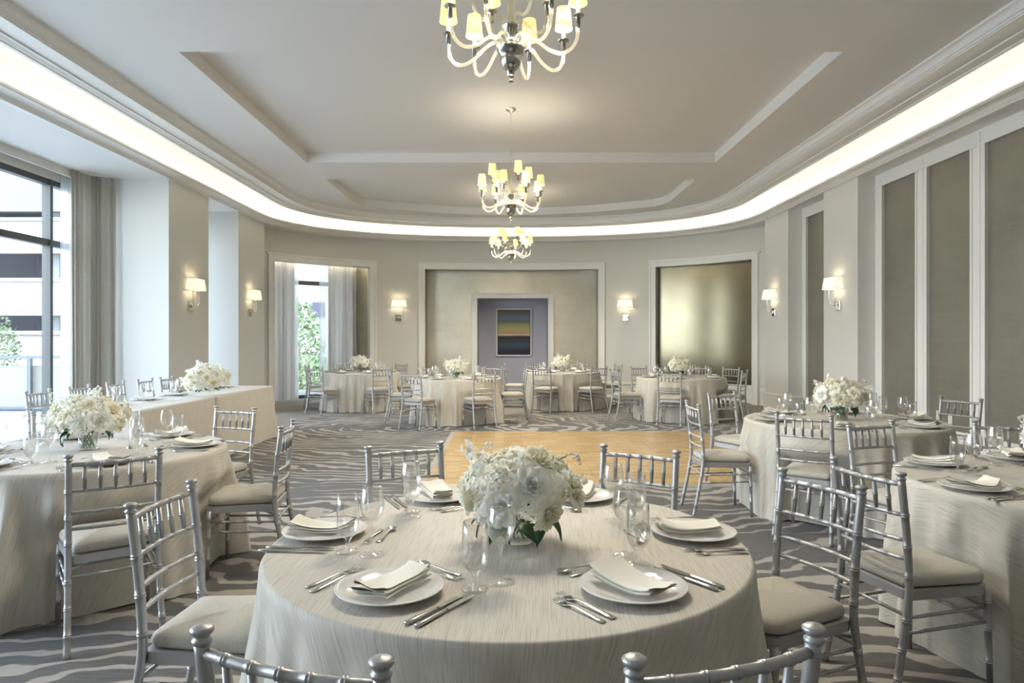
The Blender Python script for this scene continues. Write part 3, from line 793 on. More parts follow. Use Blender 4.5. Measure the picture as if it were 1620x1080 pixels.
mb = MB(); mb.box(-70, -20, 4.0, 4.3, -4, 22); obj('deck_shade', mb, M['dark_open'], t)  # near-black sheet: shade inside the open decks, put into the colour
for x in (-66, -58, -50, -42, -36, -31.6, -27.2, -22.8):
    mb = MB(); mb.box(x-0.35, x+0.35, 0.6, 1.3, -4, 13); obj('column', mb, M['conc_grey'], t)
mb = MB(); mb.box(-70, -20, 0.3, 0.6, 12.3, 22)
obj('upper_wall', mb, M['conc_grey'], t)
t = empty('concrete_building', (0, 36, 0)); tag(t, 'pale concrete office building with one dark window beyond the far niche', 'building')
mb = MB(); mb.box(-19, 6, 0, 6, -4, 22)
for x in (-17, -14, -11.05, -8, -5): mb.box(x-0.03, x+0.03, -0.02, 0.02, -4, 22)
for z in (-1, 1.1, 5.2, 9): mb.box(-19, 6, -0.02, 0.02, z-0.03, z+0.03)
obj('wall', mb, M['concrete'], t)
wx0, wx1 = px2x(491.5, 36), px2x(514, 36)
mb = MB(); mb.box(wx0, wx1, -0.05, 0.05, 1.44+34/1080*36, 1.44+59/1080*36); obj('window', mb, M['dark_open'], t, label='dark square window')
def tree(x, y, zb, h, r, lab, seed):
    rr = random.Random(seed)
    t = empty('tree', (x, y, zb)); tag(t, lab, 'tree', 'trees outside the windows')
    mb = MB(); mb.tube(catmull([(0, 0, 0), (0.1, 0, h*0.4), (-0.05, 0.1, h*0.8)], 4), [0.12, 0.11, 0.1, 0.1, 0.09, 0.08, 0.07, 0.05, 0.04][:9], 7)
    for k in range(5):
        a = rr.uniform(0, 6.28); mb.tube([(0, 0, h*(0.35+0.08*k)), (r*0.6*cos(a), r*0.6*sin(a), h*(0.5+0.09*k))], [0.05, 0.02], 5)
    obj('trunk', mb, M['bark'], t)
    mb = MB()
    for k in range(1500):
        a = rr.uniform(0, 2*pi); q = rr.uniform(-1, 1); rad = r*rr.uniform(0.35, 1)**0.5
        cx, cy, cz = rad*sqrt(1-q*q)*cos(a), rad*sqrt(1-q*q)*sin(a), h*0.72+q*h*0.36*rad/r
        s = rr.uniform(0.06, 0.15); n = Vector((rr.gauss(0, 1), rr.gauss(0, 1), rr.gauss(0, 1))).normalized(); u = n.orthogonal().normalized(); w_ = n.cross(u)
        c0 = Vector((cx, cy, cz))
        mb.add([c0-u*s, c0-w_*s*0.5+n*0.02, c0+u*s, c0+w_*s*0.5+n*0.02], [(0, 1, 2, 3)], False)
    obj('foliage', mb, M['foliage'], t)
tree(-8.2, 26.5, -4.0, 6.6, 1.0, 'slender green tree seen low in the far niche window', 4)
tree(-6.7, 23.0, -4.0, 4.6, 1.1, 'bushy green tree at the foot of the far niche window', 5)
tree(-27.6, 36, -4.0, 6.6, 1.5, 'rounded green tree before the white parking garage', 6)
# ------------------------------------------------------------------ wall sconces
def make_sconce(loc, rz, lab, energy=1.0):
    """local: wall plane y=0, room towards -y"""
    t = empty('wall_sconce', loc, rz); tag(t, lab, 'wall lamp', 'rectangular shaded wall sconces')
    mb = MB(); mb.bbox(-0.075, 0.075, -0.022, 0.0, -0.075, 0.075, 0.005); mb.bbox(-0.03, 0.03, -0.045, -0.02, -0.03, 0.03, 0.004); obj('backplate', mb, M['chrome'], t)
    mb = MB()
    P = [(-0.115, -0.10, 0.30), (-0.115, -0.10, 0.16), (-0.105, -0.10, 0.08), (-0.07, -0.095, 0.02), (0, -0.07, -0.005)]
    P2 = [(-x, y, z) for x, y, z in reversed(P[:-1])]
    mb.tube(catmull(P+P2, 5), 0.0065, 8); mb.tube([(0, -0.03, 0), (0, -0.075, -0.003)], 0.011, 8); obj('arm', mb, M['chrome'], t)
    mb = MB()
    def ring(w, d, z): return [(-w, -0.10-d, z), (w, -0.10-d, z), (w, -0.10+d, z), (-w, -0.10+d, z)]
    a = ring(0.185, 0.085, 0.26); b = ring(0.158, 0.065, 0.45)
    mb.add(a+b, [(0, 1, 5, 4), (1, 2, 6, 5), (2, 3, 7, 6), (3, 0, 4, 7)], False)
    obj('lamp_shade', mb, M['sconce_shade'], t)
    mb = MB()
    for z, w, d in ((0.262, 0.185, 0.085), (0.448, 0.158, 0.065)):
        mb.tube(ring(w, d, z), 0.003, 5, closed=True)
    mb.tube([(-0.185, -0.1, 0.262), (0.185, -0.1, 0.262)], 0.003, 5)
    obj('shade_rim', mb, M['napkin'], t)
    for sx in (-0.115, 0.115):
        mb = MB(); mb.lathe([(0.001, 0.30), (0.008, 0.302), (0.013, 0.33), (0.015, 0.35), (0.010, 0.375), (0.001, 0.39)], 8, (sx, -0.10, 0)); obj('bulb', mb, M['bulb'], t)
    l = lamp('sconce_glow', 'POINT', (0, -0.10, 0.36), energy, (1, 0.80, 0.55), shadow_soft_size=0.03); l.parent = t
    return t
S_Z = 1.985
def nrm(x):
    e = 1e-3; d = (Wy(x+e)-Wy(x-e))/(2*e); return atan2(-(-1), -d) , d
for px, lab in ((630, 'wall sconce on the far curved wall left of the gilt niche'), (990, 'wall sconce on the far curved wall right of the gilt niche')):
    x = solve(px); p = C(x, 0); e = 1e-3; dy = (Wy(x+e)-Wy(x-e))/(2*e)
    make_sconce((p[0], p[1], S_Z), atan2(dy, 1), lab)
make_sconce((-XW, 11.18, S_Z), -pi/2*-1, 'wall sconce on the left pillar nearest the tall beige curtain')
make_sconce((-XW, 13.72, S_Z), pi/2, 'wall sconce on the left pillar beside the far window niche')
make_sconce((XW, 10.93, S_Z), -pi/2, 'wall sconce on the right pillar beside the bronze panels')
make_sconce((XW, 13.60, S_Z), -pi/2, 'wall sconce on the right pillar beside the gold niche')

# ------------------------------------------------------------------ chandeliers
def chandelier(x, y, rot, lab, energy, parts=True):
    t = empty('chandelier', (x, y, 0), rot); tag(t, lab, 'chandelier', 'glass-armed chandeliers down the centre of the ceiling')
    B = 2.995
    mb = MB(); mb.lathe([(0.001, ZT-0.055), (0.02, ZT-0.054), (0.028, ZT-0.04), (0.055, ZT-0.03), (0.07, ZT-0.02), (0.075, ZT-0.005), (0.075, ZT)], 24); obj('canopy', mb, M['chrome'], t)
    mb = MB(); zt = 3.66; z = zt; k = 0
    while z < ZT-0.06:
        pts = []
        for i in range(12):
            a = 2*pi*i/12; r1 = 0.009*cos(a); pts.append((r1 if k % 2 else 0, 0 if k % 2 else r1, z+0.022+0.024*sin(a)))
        mb.tube(pts, 0.0022, 5, closed=True); z += 0.040; k += 1
    obj('chain', mb, M['chrome'], t)
    mb = MB(); mb.lathe([(0.001, B), (0.016, B+0.003), (0.018, B+0.012), (0.010, B+0.016), (0.010, B+0.028), (0.022, B+0.032), (0.024, B+0.038), (0.014, B+0.042), (0.022, B+0.05), (0.024, B+0.066),
        (0.03, B+0.072), (0.045, B+0.082), (0.06, B+0.105), (0.066, B+0.14), (0.066, B+0.165), (0.078, B+0.17), (0.080, B+0.19), (0.086, B+0.195), (0.086, B+0.215), (0.078, B+0.222), (0.04, B+0.225), (0.02, B+0.23), (0.016, B+0.29),
        (0.04, B+0.30), (0.042, B+0.335), (0.047, B+0.34), (0.047, B+0.346), (0.02, B+0.35), (0.001, B+0.35)], 28); obj('bowl_hub', mb, M['nickel_dark'], t)
    mb = MB(); mb.lathe([(0.019, B+0.345), (0.019, B+0.655), (0.010, B+0.665), (0.001, B+0.67)], 14); obj('glass_column', mb, M['armglass'], t)
    def arm(a, pts, r, ztop, cupz):
        M3 = Matrix.Rotation(a, 4, 'Z')
        mb = MB(); P = catmull([(q, 0, z) for q, z in pts], 6); mb.tube(P, 0.0105, 8); mb.xf(M3); ar = obj('arm', mb, M['armglass'], t)
        cx, cy = r*cos(a), r*sin(a)
        mb = MB(); mb.lathe([(0.001, cupz-0.012), (0.014, cupz-0.012), (0.0145, cupz+0.045), (0.018, cupz+0.048), (0.034, cupz+0.052), (0.036, cupz+0.057), (0.015, cupz+0.06), (0.001, cupz+0.06)], 14, (cx, cy, 0)); obj('candle_cup', mb, M['nickel_dark'], ar)
        mb = MB(); mb.lathe([(0.0105, cupz+0.058), (0.0105, ztop-0.075), (0.001, ztop-0.07)], 8, (cx, cy, 0)); obj('candle_sleeve', mb, M['candle'], ar)
        mb = MB(); mb.lathe([(0.056, ztop-0.135), (0.0435, ztop)], 18, (cx, cy, 0)); obj('lamp_shade', mb, M['shade'], ar)
        mb = MB(); mb.lathe([(0.001, ztop-0.075), (0.010, ztop-0.07), (0.014, ztop-0.05), (0.008, ztop-0.025), (0.001, ztop-0.012)], 8, (cx, cy, 0)); obj('bulb', mb, M['bulb'], ar)
    for k in range(8):
        a = 2*pi*(k+0.5)/8+radians([4, -3, 5, -4, 2, -5, 3, 0][k])
        z = B
        arm(a, [(0.05, z+0.215), (0.07, z+0.245), (0.11, z+0.255), (0.17, z+0.225), (0.24, z+0.17), (0.31, z+0.145), (0.37, z+0.165), (0.403, z+0.22), (0.41, z+0.29)], 0.41, B+0.56, B+0.30)
    for k in range(4):
        a = 2*pi*k/4+radians(20)
        z = B
        arm(a, [(0.03, z+0.345), (0.05, z+0.375), (0.085, z+0.385), (0.13, z+0.36), (0.175, z+0.34), (0.22, z+0.355), (0.25, z+0.41), (0.255, z+0.47)], 0.255, B+0.72, B+0.48)
    for k in range(8):
        a = 2*pi*(k+0.5)/8
        l = lamp('chandelier_glow', 'SPOT', (0.375*cos(a), 0.375*sin(a), B+0.428), energy, (1, 0.90, 0.74), shadow_soft_size=0.025, spot_size=radians(165), spot_blend=0.6); l.parent = t
        if k % 2 == 0: l = lamp('chandelier_uplight', 'POINT', (0.41*cos(a), 0.41*sin(a), B+0.50), energy*0.24, (1, 0.88, 0.70), shadow_soft_size=0.03); l.parent = t
    return t
chandelier(0.0, 4.13, radians(8), 'nearest glass-armed chandelier, cropped by the top of the photo', 22)
chandelier(0.0, 8.93, radians(2), 'middle glass-armed chandelier on its long chain from the second ceiling tray', 30)
chandelier(0.0, 14.0, radians(11), 'farthest small-looking glass-armed chandelier before the gilt niche', 36)

# ------------------------------------------------------------------ chair
def make_chair():
    t = empty('banquet_chair'); 
    # rear legs run up into back posts
    for s in (-1, 1):
        P = catmull([(s*0.197, -0.285, 0.0), (s*0.191, -0.243, 0.2), (s*0.187, -0.207, 0.40), (s*0.186, -0.203, 0.50), (s*0.186, -0.215, 0.68), (s*0.187, -0.240, 0.885)], 6)
        mb = MB(); bamboo(mb, P, 0.0152, [0.11, 0.24, 0.37, 0.565, 0.70, 0.84], 10)
        mb.lathe([(0.0165, -0.004), (0.0185, 0.0), (0.0185, 0.004), (0.0145, 0.007), (0.0135, 0.011), (0.0175, 0.014), (0.0215, 0.019), (0.0215, 0.024), (0.0155, 0.028), (0.0001, 0.031)], 12, (s*0.187, -0.2405, 0.887))
        obj('leg', mb, M['silver'], t, label='rear leg rising into the turned back post')
        P = [(s*0.203, 0.185, 0.0), (s*0.195, 0.175, 0.41)]
        mb = MB(); bamboo(mb, P, 0.0115, [0.3, 0.62, 0.9], 9, taper=1.35); obj('leg', mb, M['silver'], t)
    def back(z, x=0.186):
        # post position at height z
        ys = [(0.50, -0.203), (0.68, -0.215), (0.885, -0.240), (0.95, -0.247)]
        for (z0, y0), (z1, y1) in zip(ys, ys[1:]):
            if z <= z1: return y0+(y1-y0)*(z-z0)/(z1-z0)
    def rail(z, r, rings, bow=0.022):
        y = back(z); P = [(x*0.186, y-bow*(1-x*x), z) for x in [-1+2*i/10 for i in range(11)]]
        mb = MB(); bamboo(mb, P, r, rings, 8, ringh=0.003, bump=1.2); return mb
    obj('top_rail', rail(0.866, 0.0105, [0.17, 0.34, 0.5, 0.66, 0.83]), M['silver'], t)
    for z, rr in ((0.742, [0.17, 0.34, 0.5, 0.66, 0.83]), (0.640, [0.25, 0.5, 0.75]), (0.565, [0.25, 0.5, 0.75])):
        obj('back_rail', rail(z, 0.0085, rr), M['silver'], t)
    for k in range(5):
        x = -0.124+0.062*k; f = x/0.186
        y0 = back(0.742)-0.022*(1-f*f); y1 = back(0.866)-0.022*(1-f*f)
        mb = MB(); bamboo(mb, [(x, y0, 0.742), (x, (y0+y1)/2, 0.804), (x, y1, 0.866)], 0.0078, [0.5], 7, ringh=0.003, belly=0.25)
        obj('spindle', mb, M['silver'], t)
    # seat frame: rounded front apron
    def outline(w0, w1, yb, yf, r, n=5):
        pts = []
        for (cx, cy, a0) in ((w1-r, yf-r, 0), (-w1+r, yf-r, pi/2)):
            for i in range(n+1):
                a = a0+pi/2*i/n; pts.append((cx+r*cos(a), cy+r*sin(a)))
        r2 = r*0.45
        for (cx, cy, a0) in ((-w0+r2, yb+r2, pi), (w0-r2, yb+r2, 3*pi/2)):
            for i in range(n+1):
                a = a0+pi/2*i/n; pts.append((cx+r2*cos(a), cy+r2*sin(a)))
        return pts
    O = outline(0.182, 0.203, -0.205, 0.198, 0.06); n = len(O)
    mb = MB()
    prof = [(0.94, 0.398), (1.0, 0.398), (1.0, 0.436), (0.95, 0.440)]
    vs = []; fs = []
    for k, z in prof: vs += [(x*k, y*k, z) for x, y in O]
    for j in range(3):
        for i in range(n): i2 = (i+1) % n; fs.append((j*n+i, j*n+i2, (j+1)*n+i2, (j+1)*n+i))
    mb.add(vs, fs, False); mb.add([(x*0.95, y*0.95, 0.440) for x, y in O], [tuple(range(n))], False); mb.add([(x*0.94, y*0.94, 0.400) for x, y in O], [tuple(reversed(range(n)))], False)
    obj('seat_frame', mb, M['silver'], t)
    # cushion
    O = outline(0.168, 0.199, -0.195, 0.197, 0.07, 6); n = len(O)
    mb = MB(); vs = []; fs = []
    prof = [(0.93, 0.441), (0.985, 0.445), (1.012, 0.456), (1.012, 0.468), (0.985, 0.481), (0.92, 0.491), (0.78, 0.498), (0.5, 0.503), (0.2, 0.505)]
    rr = random.Random(2)
    for k, z in prof: vs += [(x*k, y*k, z+(0.0012*sin(9*i)+rr.uniform(-.0006, .0006) if k < 1 and z > 0.46 else 0)) for i, (x, y) in enumerate(O)]
    vs.append((0, 0, 0.5055)); 
    for j in range(len(prof)-1):
        for i in range(n): i2 = (i+1) % n; fs.append((j*n+i, j*n+i2, (j+1)*n+i2, (j+1)*n+i))
    j = len(prof)-1
    for i in range(n): fs.append((j*n+i, j*n+(i+1) % n, len(vs)-1))
    mb.add(vs, fs, True); obj('seat_cushion', mb, M['cushion'], t, label='pale woven seat cushion')
    # stretchers
    def st(p, q, rings=(0.2, 0.4, 0.6, 0.8), r=0.0072):
        mb = MB(); bamboo(mb, [p, q], r, rings, 7, ringh=0.0026, bump=1.22); obj('stretcher', mb, M['silver'], t)
    for s in (-1, 1):
        st((s*0.189, -0.220, 0.335), (s*0.196, 0.176, 0.345)); st((s*0.190, -0.230, 0.275), (s*0.197, 0.178, 0.285))
    st((-0.196, 0.177, 0.345), (0.196, 0.177, 0.345)); st((-0.197, 0.178, 0.285), (0.197, 0.178, 0.285))
    st((-0.189, -0.218, 0.345), (0.189, -0.218, 0.345), (0.33, 0.66)); st((-0.189, -0.218, 0.37), (0.0, -0.02, 0.395), (0.5,))
    return t
chair0 = make_chair(); index_kids(chair0); used = [False]
CH = []   # (x, y, direction) of each placed chair
def chair(mx, my, tx, ty, label, group):
    """mx,my: the point under the middle of the top rail; tx,ty: what it faces"""
    d = Vector((tx-mx, ty-my)).normalized()
    o = chair0 if not used[0] else copy_tree(chair0); used[0] = True
    o.location = (mx+d.x*0.2405, my+d.y*0.2405, 0); o.rotation_euler = (0, 0, atan2(d.y, d.x)-pi/2)
    tag(o, label, 'chair', group); CH.append((o.location.x, o.location.y, d.x, d.y))

TAB = {'T1': (-0.01, 2.31), 'T2': (-2.60, 4.20), 'T3': (2.80, 5.75), 'T4': (2.72, 3.25),
       'B1': (-3.13, 14.25), 'B2': (-0.96, 12.10), 'B3': (1.09, 14.45), 'B4': (3.08, 12.35)}
DESC = {'T1': 'nearest centre table', 'T2': 'left foreground table', 'T3': 'table by bronze panels', 'T4': 'right edge table',
        'B1': 'far table by curtains', 'B2': 'far table left of painting', 'B3': 'far table right of painting', 'B4': 'far table before gold niche'}
SEATS = {
 'T1': [((-0.39, 1.19), 'near left side'), ((0.382, 1.195), 'near right side'), ((-1.21, 2.38), 'left side'), ((1.19, 2.63), 'right side'), ((-0.534, 3.45), 'back left side'), ((0.625, 3.33), 'back right side')],
 'T2': [((-1.87, 3.23), 'near side'), ((-1.42, 4.34), 'right side'), ((-2.165, 5.37), 'back right side'), ((-3.36, 5.13), 'back left side')],
 'T3': [((2.10, 4.90), 'near left side'), ((1.53, 5.745), 'left side'), ((2.12, 6.85), 'back left side'), ((4.12, 6.25), 'right side')],
 'T4': [((2.33, 4.42), 'back left side'), ((1.50, 2.885), 'left side'), ((3.20, 4.38), 'back right side')],
 'B1': [((-4.22, 14.15), 'window side'), ((-3.75, 13.06), 'near left side'), ((-2.46, 13.10), 'near right side'), ((-2.42, 15.15), 'back right side'), ((-3.80, 15.35), 'back left side'), ((-1.95, 14.4), 'right side')],
 'B2': [((-2.15, 12.05), 'left side'), ((-1.59, 10.85), 'near left side'), ((-0.42, 11.0), 'near right side'), ((-0.335, 13.25), 'back right side'), ((-1.52, 13.1), 'back left side'), ((0.27, 12.2), 'right side')],
 'B3': [((-0.15, 14.6), 'left side'), ((0.60, 13.35), 'near left side'), ((1.74, 13.4), 'near right side'), ((0.50, 15.55), 'back left side'), ((1.57, 15.5), 'back right side'), ((2.33, 14.8), 'right side')],
 'B4': [((1.83, 12.1), 'left side'), ((2.53, 13.5), 'back left side'), ((2.62, 11.3), 'near left side'), ((4.03, 11.75), 'near right side'), ((4.23, 13.1), 'back right side'), ((3.72, 13.5), 'back side')],
}
FACE = {('T1', 0): (0.0, 2.29), ('T1', 3): (-0.01, 2.12), ('T4', 1): (2.72, 3.2), ('T4', 0): (2.75, 3.30), ('B2', 4): None}
for k, seats in SEATS.items():
    for i, ((mx, my), where) in enumerate(seats):
        f = FACE.get((k, i)) or TAB[k]
        chair(mx, my, f[0], f[1], f'silver bamboo-style chair with cream cushion, {where} of {DESC[k]}', 'chairs around '+DESC[k])
HEADCH = [(-4.95, 7.15), (-4.96, 7.85), (-4.95, 8.55), (-4.93, 9.2), (-4.90, 9.72)]
ordn = ['nearest', 'second', 'middle', 'fourth', 'farthest']
for i, (x, y) in enumerate(HEADCH):
    chair(x, y, -3.9, y+0.03, f'silver bamboo-style chair behind the long head table, {ordn[i]} from the camera', 'chairs behind the long head table')

# ------------------------------------------------------------------ tables and cloths
RT = 0.7875
def round_cloth(cx, cy, seed, ang):
    rr = random.Random(seed)
    near = [(x-cx, y-cy, dx, dy) for x, y, dx, dy in CH if hypot(x-cx, y-cy) < 1.6 and (dx*(cx-x)+dy*(cy-y)) > 0.6*hypot(x-cx, y-cy)]
    nf = rr.choice([20, 21, 22]); ph = [rr.uniform(0, 6.28) for _ in range(8)]
    zt = 0.7625
    def fold(th, s):
        a = nf*th+1.4*sin(2*th+ph[0])+1.1*sin(3*th+ph[1])+0.8*sin(5*th+ph[2])
        w = sin(a)+0.35*sin(2*a+ph[3])
        return w*(0.62+0.42*sin(3*th+ph[4]))
    def P(th, q):
        # q: arc length measured from the table centre
        if q <= RT-0.012: r, z = q, zt
        else:
            s = q-(RT-0.012)
            if s < 0.019: b = s/0.012; r, z = RT-0.012+0.012*sin(b), zt-0.012*(1-cos(b))
            else:
                drop = s-0.019; z = zt-0.012-drop
                e = max(0, drop)/0.74
                amp = 0.072*min(1, e*1.8)**1.2
                r = RT+0.004+0.055*e**1.2+amp*fold(th, e)
                r = max(r, RT+0.001)
                if z < 0.60:
                    k = min(1, (0.60-z)/0.12); k = k*k*(3-2*k)
                    x, y = r*cos(th), r*sin(th)
                    for (ax, ay, dx, dy) in near:
                        lx = (x-ax)*dy-(y-ay)*dx; lf = (x-ax)*dx+(y-ay)*dy      # across and along the chair
                        if lf < 0.225+0.02 and abs(lx) < 0.34:
                            wgt = 1 if abs(lx) < 0.225 else max(0, 1-(abs(lx)-0.225)/0.115)
                            wgt = wgt*wgt*(3-2*wgt)
                            mv = (0.245-lf)*k*wgt
                            x += dx*mv; y += dy*mv
                    z = max(z, 0.006+0.006*sin(7*th))
                    return (cx+x, cy+y, z)
        z = max(z, 0.006)
        return (cx+r*cos(th), cy+r*sin(th), z)
    nt = 252
    qs = [0.0001, 0.25, 0.55, RT-0.05, RT-0.012, RT-0.008, RT-0.003, RT+0.003, RT+0.012]+[RT+0.03+0.725*(i/17) for i in range(18)]
    ca, sa = cos(ang), sin(ang)
    def fn(u, v): return P(2*pi*u, qs[int(round(v*(len(qs)-1)))])
    def uvf(u, v):
        q = qs[int(round(v*(len(qs)-1)))]; x, y = q*cos(2*pi*u), q*sin(2*pi*u)
        return (x*ca+y*sa+5, -x*sa+y*ca+5)
    mb = MB(); mb.grid(fn, nt, len(qs)-1, True, uvf)
    return mb
def make_table(k):
    cx, cy = TAB[k]
    t = empty('round_table', (cx, cy, 0)); tag(t, f'round banquet table hidden under the cloth of {DESC[k]}', 'table', 'round banquet tables')
    mb = MB(); mb.lathe([(0.0001, 0.735), (0.77, 0.735), (0.78, 0.74), (0.78, 0.755), (0.77, 0.76), (0.0001, 0.76)], 40); obj('tabletop', mb, M['tabletop'], t)
    for i in range(4):
        a = pi/4+i*pi/2; mb = MB(); mb.tube([(0.42*cos(a), 0.42*sin(a), 0), (0.42*cos(a), 0.42*sin(a), 0.735)], 0.014, 8); obj('leg', mb, M['black'], t)
ANG = {'T1': radians(-3), 'T2': radians(0), 'T3': radians(80), 'T4': radians(10), 'B1': 0.2, 'B2': 0.1, 'B3': 0.3, 'B4': 0.0}
for i, k in enumerate(TAB):
    make_table(k)
    o = obj('tablecloth', round_cloth(*TAB[k], 20+i, ANG[k]), M['cloth'])
    tag(o, f'pale grey striped linen cloth draped to the floor over {DESC[k]}', 'tablecloth', 'round linen tablecloths')

def rect_cloth(x0, x1, y0, y1, seed):
    rr = random.Random(seed); zt = 0.7625; r = 0.03
    # perimeter points
    per = []
    def seg(ax, ay, bx, by, nx, ny, n):
        for i in range(n): f = (i+0.5)/n; per.append((ax+(bx-ax)*f, ay+(by-ay)*f, nx, ny, f))
    seg(x0+r, y0, x1-r, y0, 0, -1, 14)
    for i in range(5): a = -pi/2+pi/2*(i/4); per.append((x1-r+r*cos(a), y0+r+r*sin(a), cos(a), sin(a), -1))
    seg(x1, y0+r, x1, y1-r, 1, 0, 36)
    for i in range(5): a = pi/2*(i/4); per.append((x1-r+r*cos(a), y1-r+r*sin(a), cos(a), sin(a), -1))
    seg(x1-r, y1, x0+r, y1, 0, 1, 14)
    for i in range(5): a = pi/2+pi/2*(i/4); per.append((x0+r+r*cos(a), y1-r+r*sin(a), cos(a), sin(a), -1))
    seg(x0, y1-r, x0, y0+r, -1, 0, 36)
    for i in range(5): a = pi+pi/2*(i/4); per.append((x0+r+r*cos(a), y0+r+r*sin(a), cos(a), sin(a), -1))
    n = len(per); ph = [rr.uniform(0, 6) for _ in range(5)]
    rows = [(-0.05, 0), (-0.008, 0), (-0.002, 0.002), (0.002, 0.008)]+[(None, 0.02+0.735*i/14) for i in range(15)]
    vs = []; uvs = []; fs = []
    for (off, dr) in rows:
        for i, (x, y, nx, ny, f) in enumerate(per):
            if off is None:
                e = (dr-0.02)/0.735
                wv = sin(i*0.55+ph[0])+0.6*sin(i*1.3+ph[1])+0.5*sin(i*0.21+ph[2])
                o_ = 0.003+0.012*e+0.007*e*wv+((0.07*e**1.3 if (y < 6.6 or y > 9.9) else 0.0) if f == -1 else 0.03*e*(max(0, abs(f-0.5)*2-0.75)*4 if (y < 7.0 or y > 9.3) else 0))
                z = zt-dr
            else: o_, z = off, zt-dr
            z = max(z, 0.005)
            vs.append((x+nx*o_, y+ny*o_, z)); uvs.append((y+abs(nx)*0+5 if abs(nx) > .5 else x+5, (x+dr*nx if abs(nx) > .5 else y+dr*ny)+5))
    for j in range(len(rows)-1):
        for i in range(n): i2 = (i+1) % n; fs.append((j*n+i, j*n+i2, (j+1)*n+i2, (j+1)*n+i))
    mb = MB(); mb.add(vs, fs, True, uvs)
    mb.add([(x+nx*-0.05, y+ny*-0.05, zt) for x, y, nx, ny, f in per], [tuple(range(n))], False, [(y+5, x+5) for x, y, nx, ny, f in per])
    return mb
for i, (y0, y1, w) in enumerate(((6.42, 8.09, 'nearer'), (8.15, 10.06, 'farther'))):
    o = obj('tablecloth', rect_cloth(-4.26, -3.50, y0, y1, 40+i), M['cloth']); tag(o, f'boxed linen cloth over the {w} half of the long head table', 'tablecloth', 'cloths on the long head table')
    t = empty('banquet_table', (-3.88, (y0+y1)/2, 0)); tag(t, f'rectangular banquet table hidden under the {w} head table cloth', 'table', 'rectangular tables of the long head table')
    L = (y1-y0)/2-0.01; mb = MB(); mb.box(-0.34, 0.34, -L+0.03, L-0.03, 0.735, 0.757); obj('tabletop', mb, M['tabletop'], t)
    for sx in (-0.3, 0.3):
        for sy in (-L+0.15, L-0.15): mb = MB(); mb.tube([(sx, sy, 0), (sx, sy, 0.735)], 0.014, 8); obj('leg', mb, M['black'], t)

# ------------------------------------------------------------------ tableware
ZC = 0.7635
def m_plate():
    mb = MB(); mb.lathe([(0.0001, 0.0), (0.082, 0.0), (0.085, 0.003), (0.10, 0.006), (0.125, 0.0135), (0.1445, 0.0185), (0.1455, 0.0205), (0.143, 0.0215), (0.123, 0.0165), (0.100, 0.0095), (0.0955, 0.0075), (0.092, 0.0062), (0.0001, 0.0062)], 48)
    return mb.mesh('plate', M['porcelain'])
def m_napkin(seed, kind):
    rr = random.Random(seed)
    w = 0.058 if kind != 2 else 0.066; L = 0.205; layers = 5; gap = 0.0034
    prof = []
    for k in range(layers):
        xs = [-w+2*w*i/8 for i in range(9)]
        if k % 2: xs.reverse()
        for i, x in enumerate(xs):
            prof.append((x*(1-0.035*k), k*gap+0.001*sin(x*60+k)))
        if k < layers-1:
            s = 1 if k % 2 == 0 else -1
            xe = w*(1-0.035*(k+0.5))
            prof.append((s*(xe+0.0045), k*gap+gap/2))
    ph = [rr.uniform(0, 6) for _ in range(4)]
    nv = 14
    def fn(u, v):
        x, z = prof[int(round(u*(len(prof)-1)))]
        y = -L/2+L*v
        taper = 1-0.28*v if kind == 0 else (0.85+0.25*sin(pi*v) if kind == 1 else 1-0.2*(1-v))
        sp = 1+0.9*(abs(2*v-1)**3) if kind != 2 else 1+1.2*v**3
        base_ = 0.012+0.012*(abs(y)/(L/2))**2.2
        curl = 0.004*sin(5*v+ph[0])+0.0025*sin(x*55+ph[1]+3*v)
        bend = (0.018*sin(pi*v*1.0) if kind == 1 else 0.010*(v-0.5)**2*4)
        return (x*taper+bend+0.003*sin(6*v+ph[2]), y+0.004*sin(x*40+z*300), base_+z*sp+curl*0.8+0.004)
    mb = MB(); mb.grid(fn, len(prof)-1, nv, True)
    return mb.mesh('napkin', M['napkin'])
def strip(mb, pts, n=8): mb.tube([(x, y, z) for x, y, z, a, b in pts], [(a, b) for x, y, z, a, b in pts], n)
def m_fork(s=1.0):
    mb = MB()   # lies along +y, tines at +y
    strip(mb, [(0, -0.10, 0.002, 0.0085, 0.0012), (0, -0.099, 0.0022, 0.0098, 0.0018), (0, -0.07, 0.0035, 0.0085, 0.002), (0, -0.02, 0.006, 0.0048, 0.002), (0, 0.02, 0.0085, 0.0034, 0.002), (0, 0.035, 0.0075, 0.0042, 0.0016), (0, 0.045, 0.005, 0.0095, 0.0012), (0, 0.056, 0.003, 0.0122, 0.0011), (0, 0.066, 0.0025, 0.0122, 0.001)])
    for k in range(4):
        x = (k-1.5)*0.0068
        mb.tube([(x, 0.064, 0.0028), (x, 0.08, 0.0032), (x*0.98, 0.102, 0.0065)], [0.0017, 0.0016, 0.0009], 5)
    if s != 1: mb.xf(Matrix.Scale(s, 4))
    return mb.mesh('fork', M['steel'])
def m_spoon(s=1.0):
    mb = MB()
    strip(mb, [(0, -0.095, 0.002, 0.0085, 0.0012), (0, -0.094, 0.0022, 0.0095, 0.0018), (0, -0.065, 0.0035, 0.0082, 0.002), (0, -0.015, 0.006, 0.0045, 0.002), (0, 0.025, 0.0085, 0.0034, 0.002), (0, 0.042, 0.0075, 0.004, 0.0014)])
    def bowl(u, v):
        a = 2*pi*u; r = v
        y = 0.064+0.027*r*sin(a); x = 0.0185*r*cos(a)*(1+0.15*sin(a))
        return (x, y, 0.0015+0.0075*r**2.2)
    mb.grid(bowl, 16, 5, True)
    if s != 1: mb.xf(Matrix.Scale(s, 4))
    return mb.mesh('spoon', M['steel'])
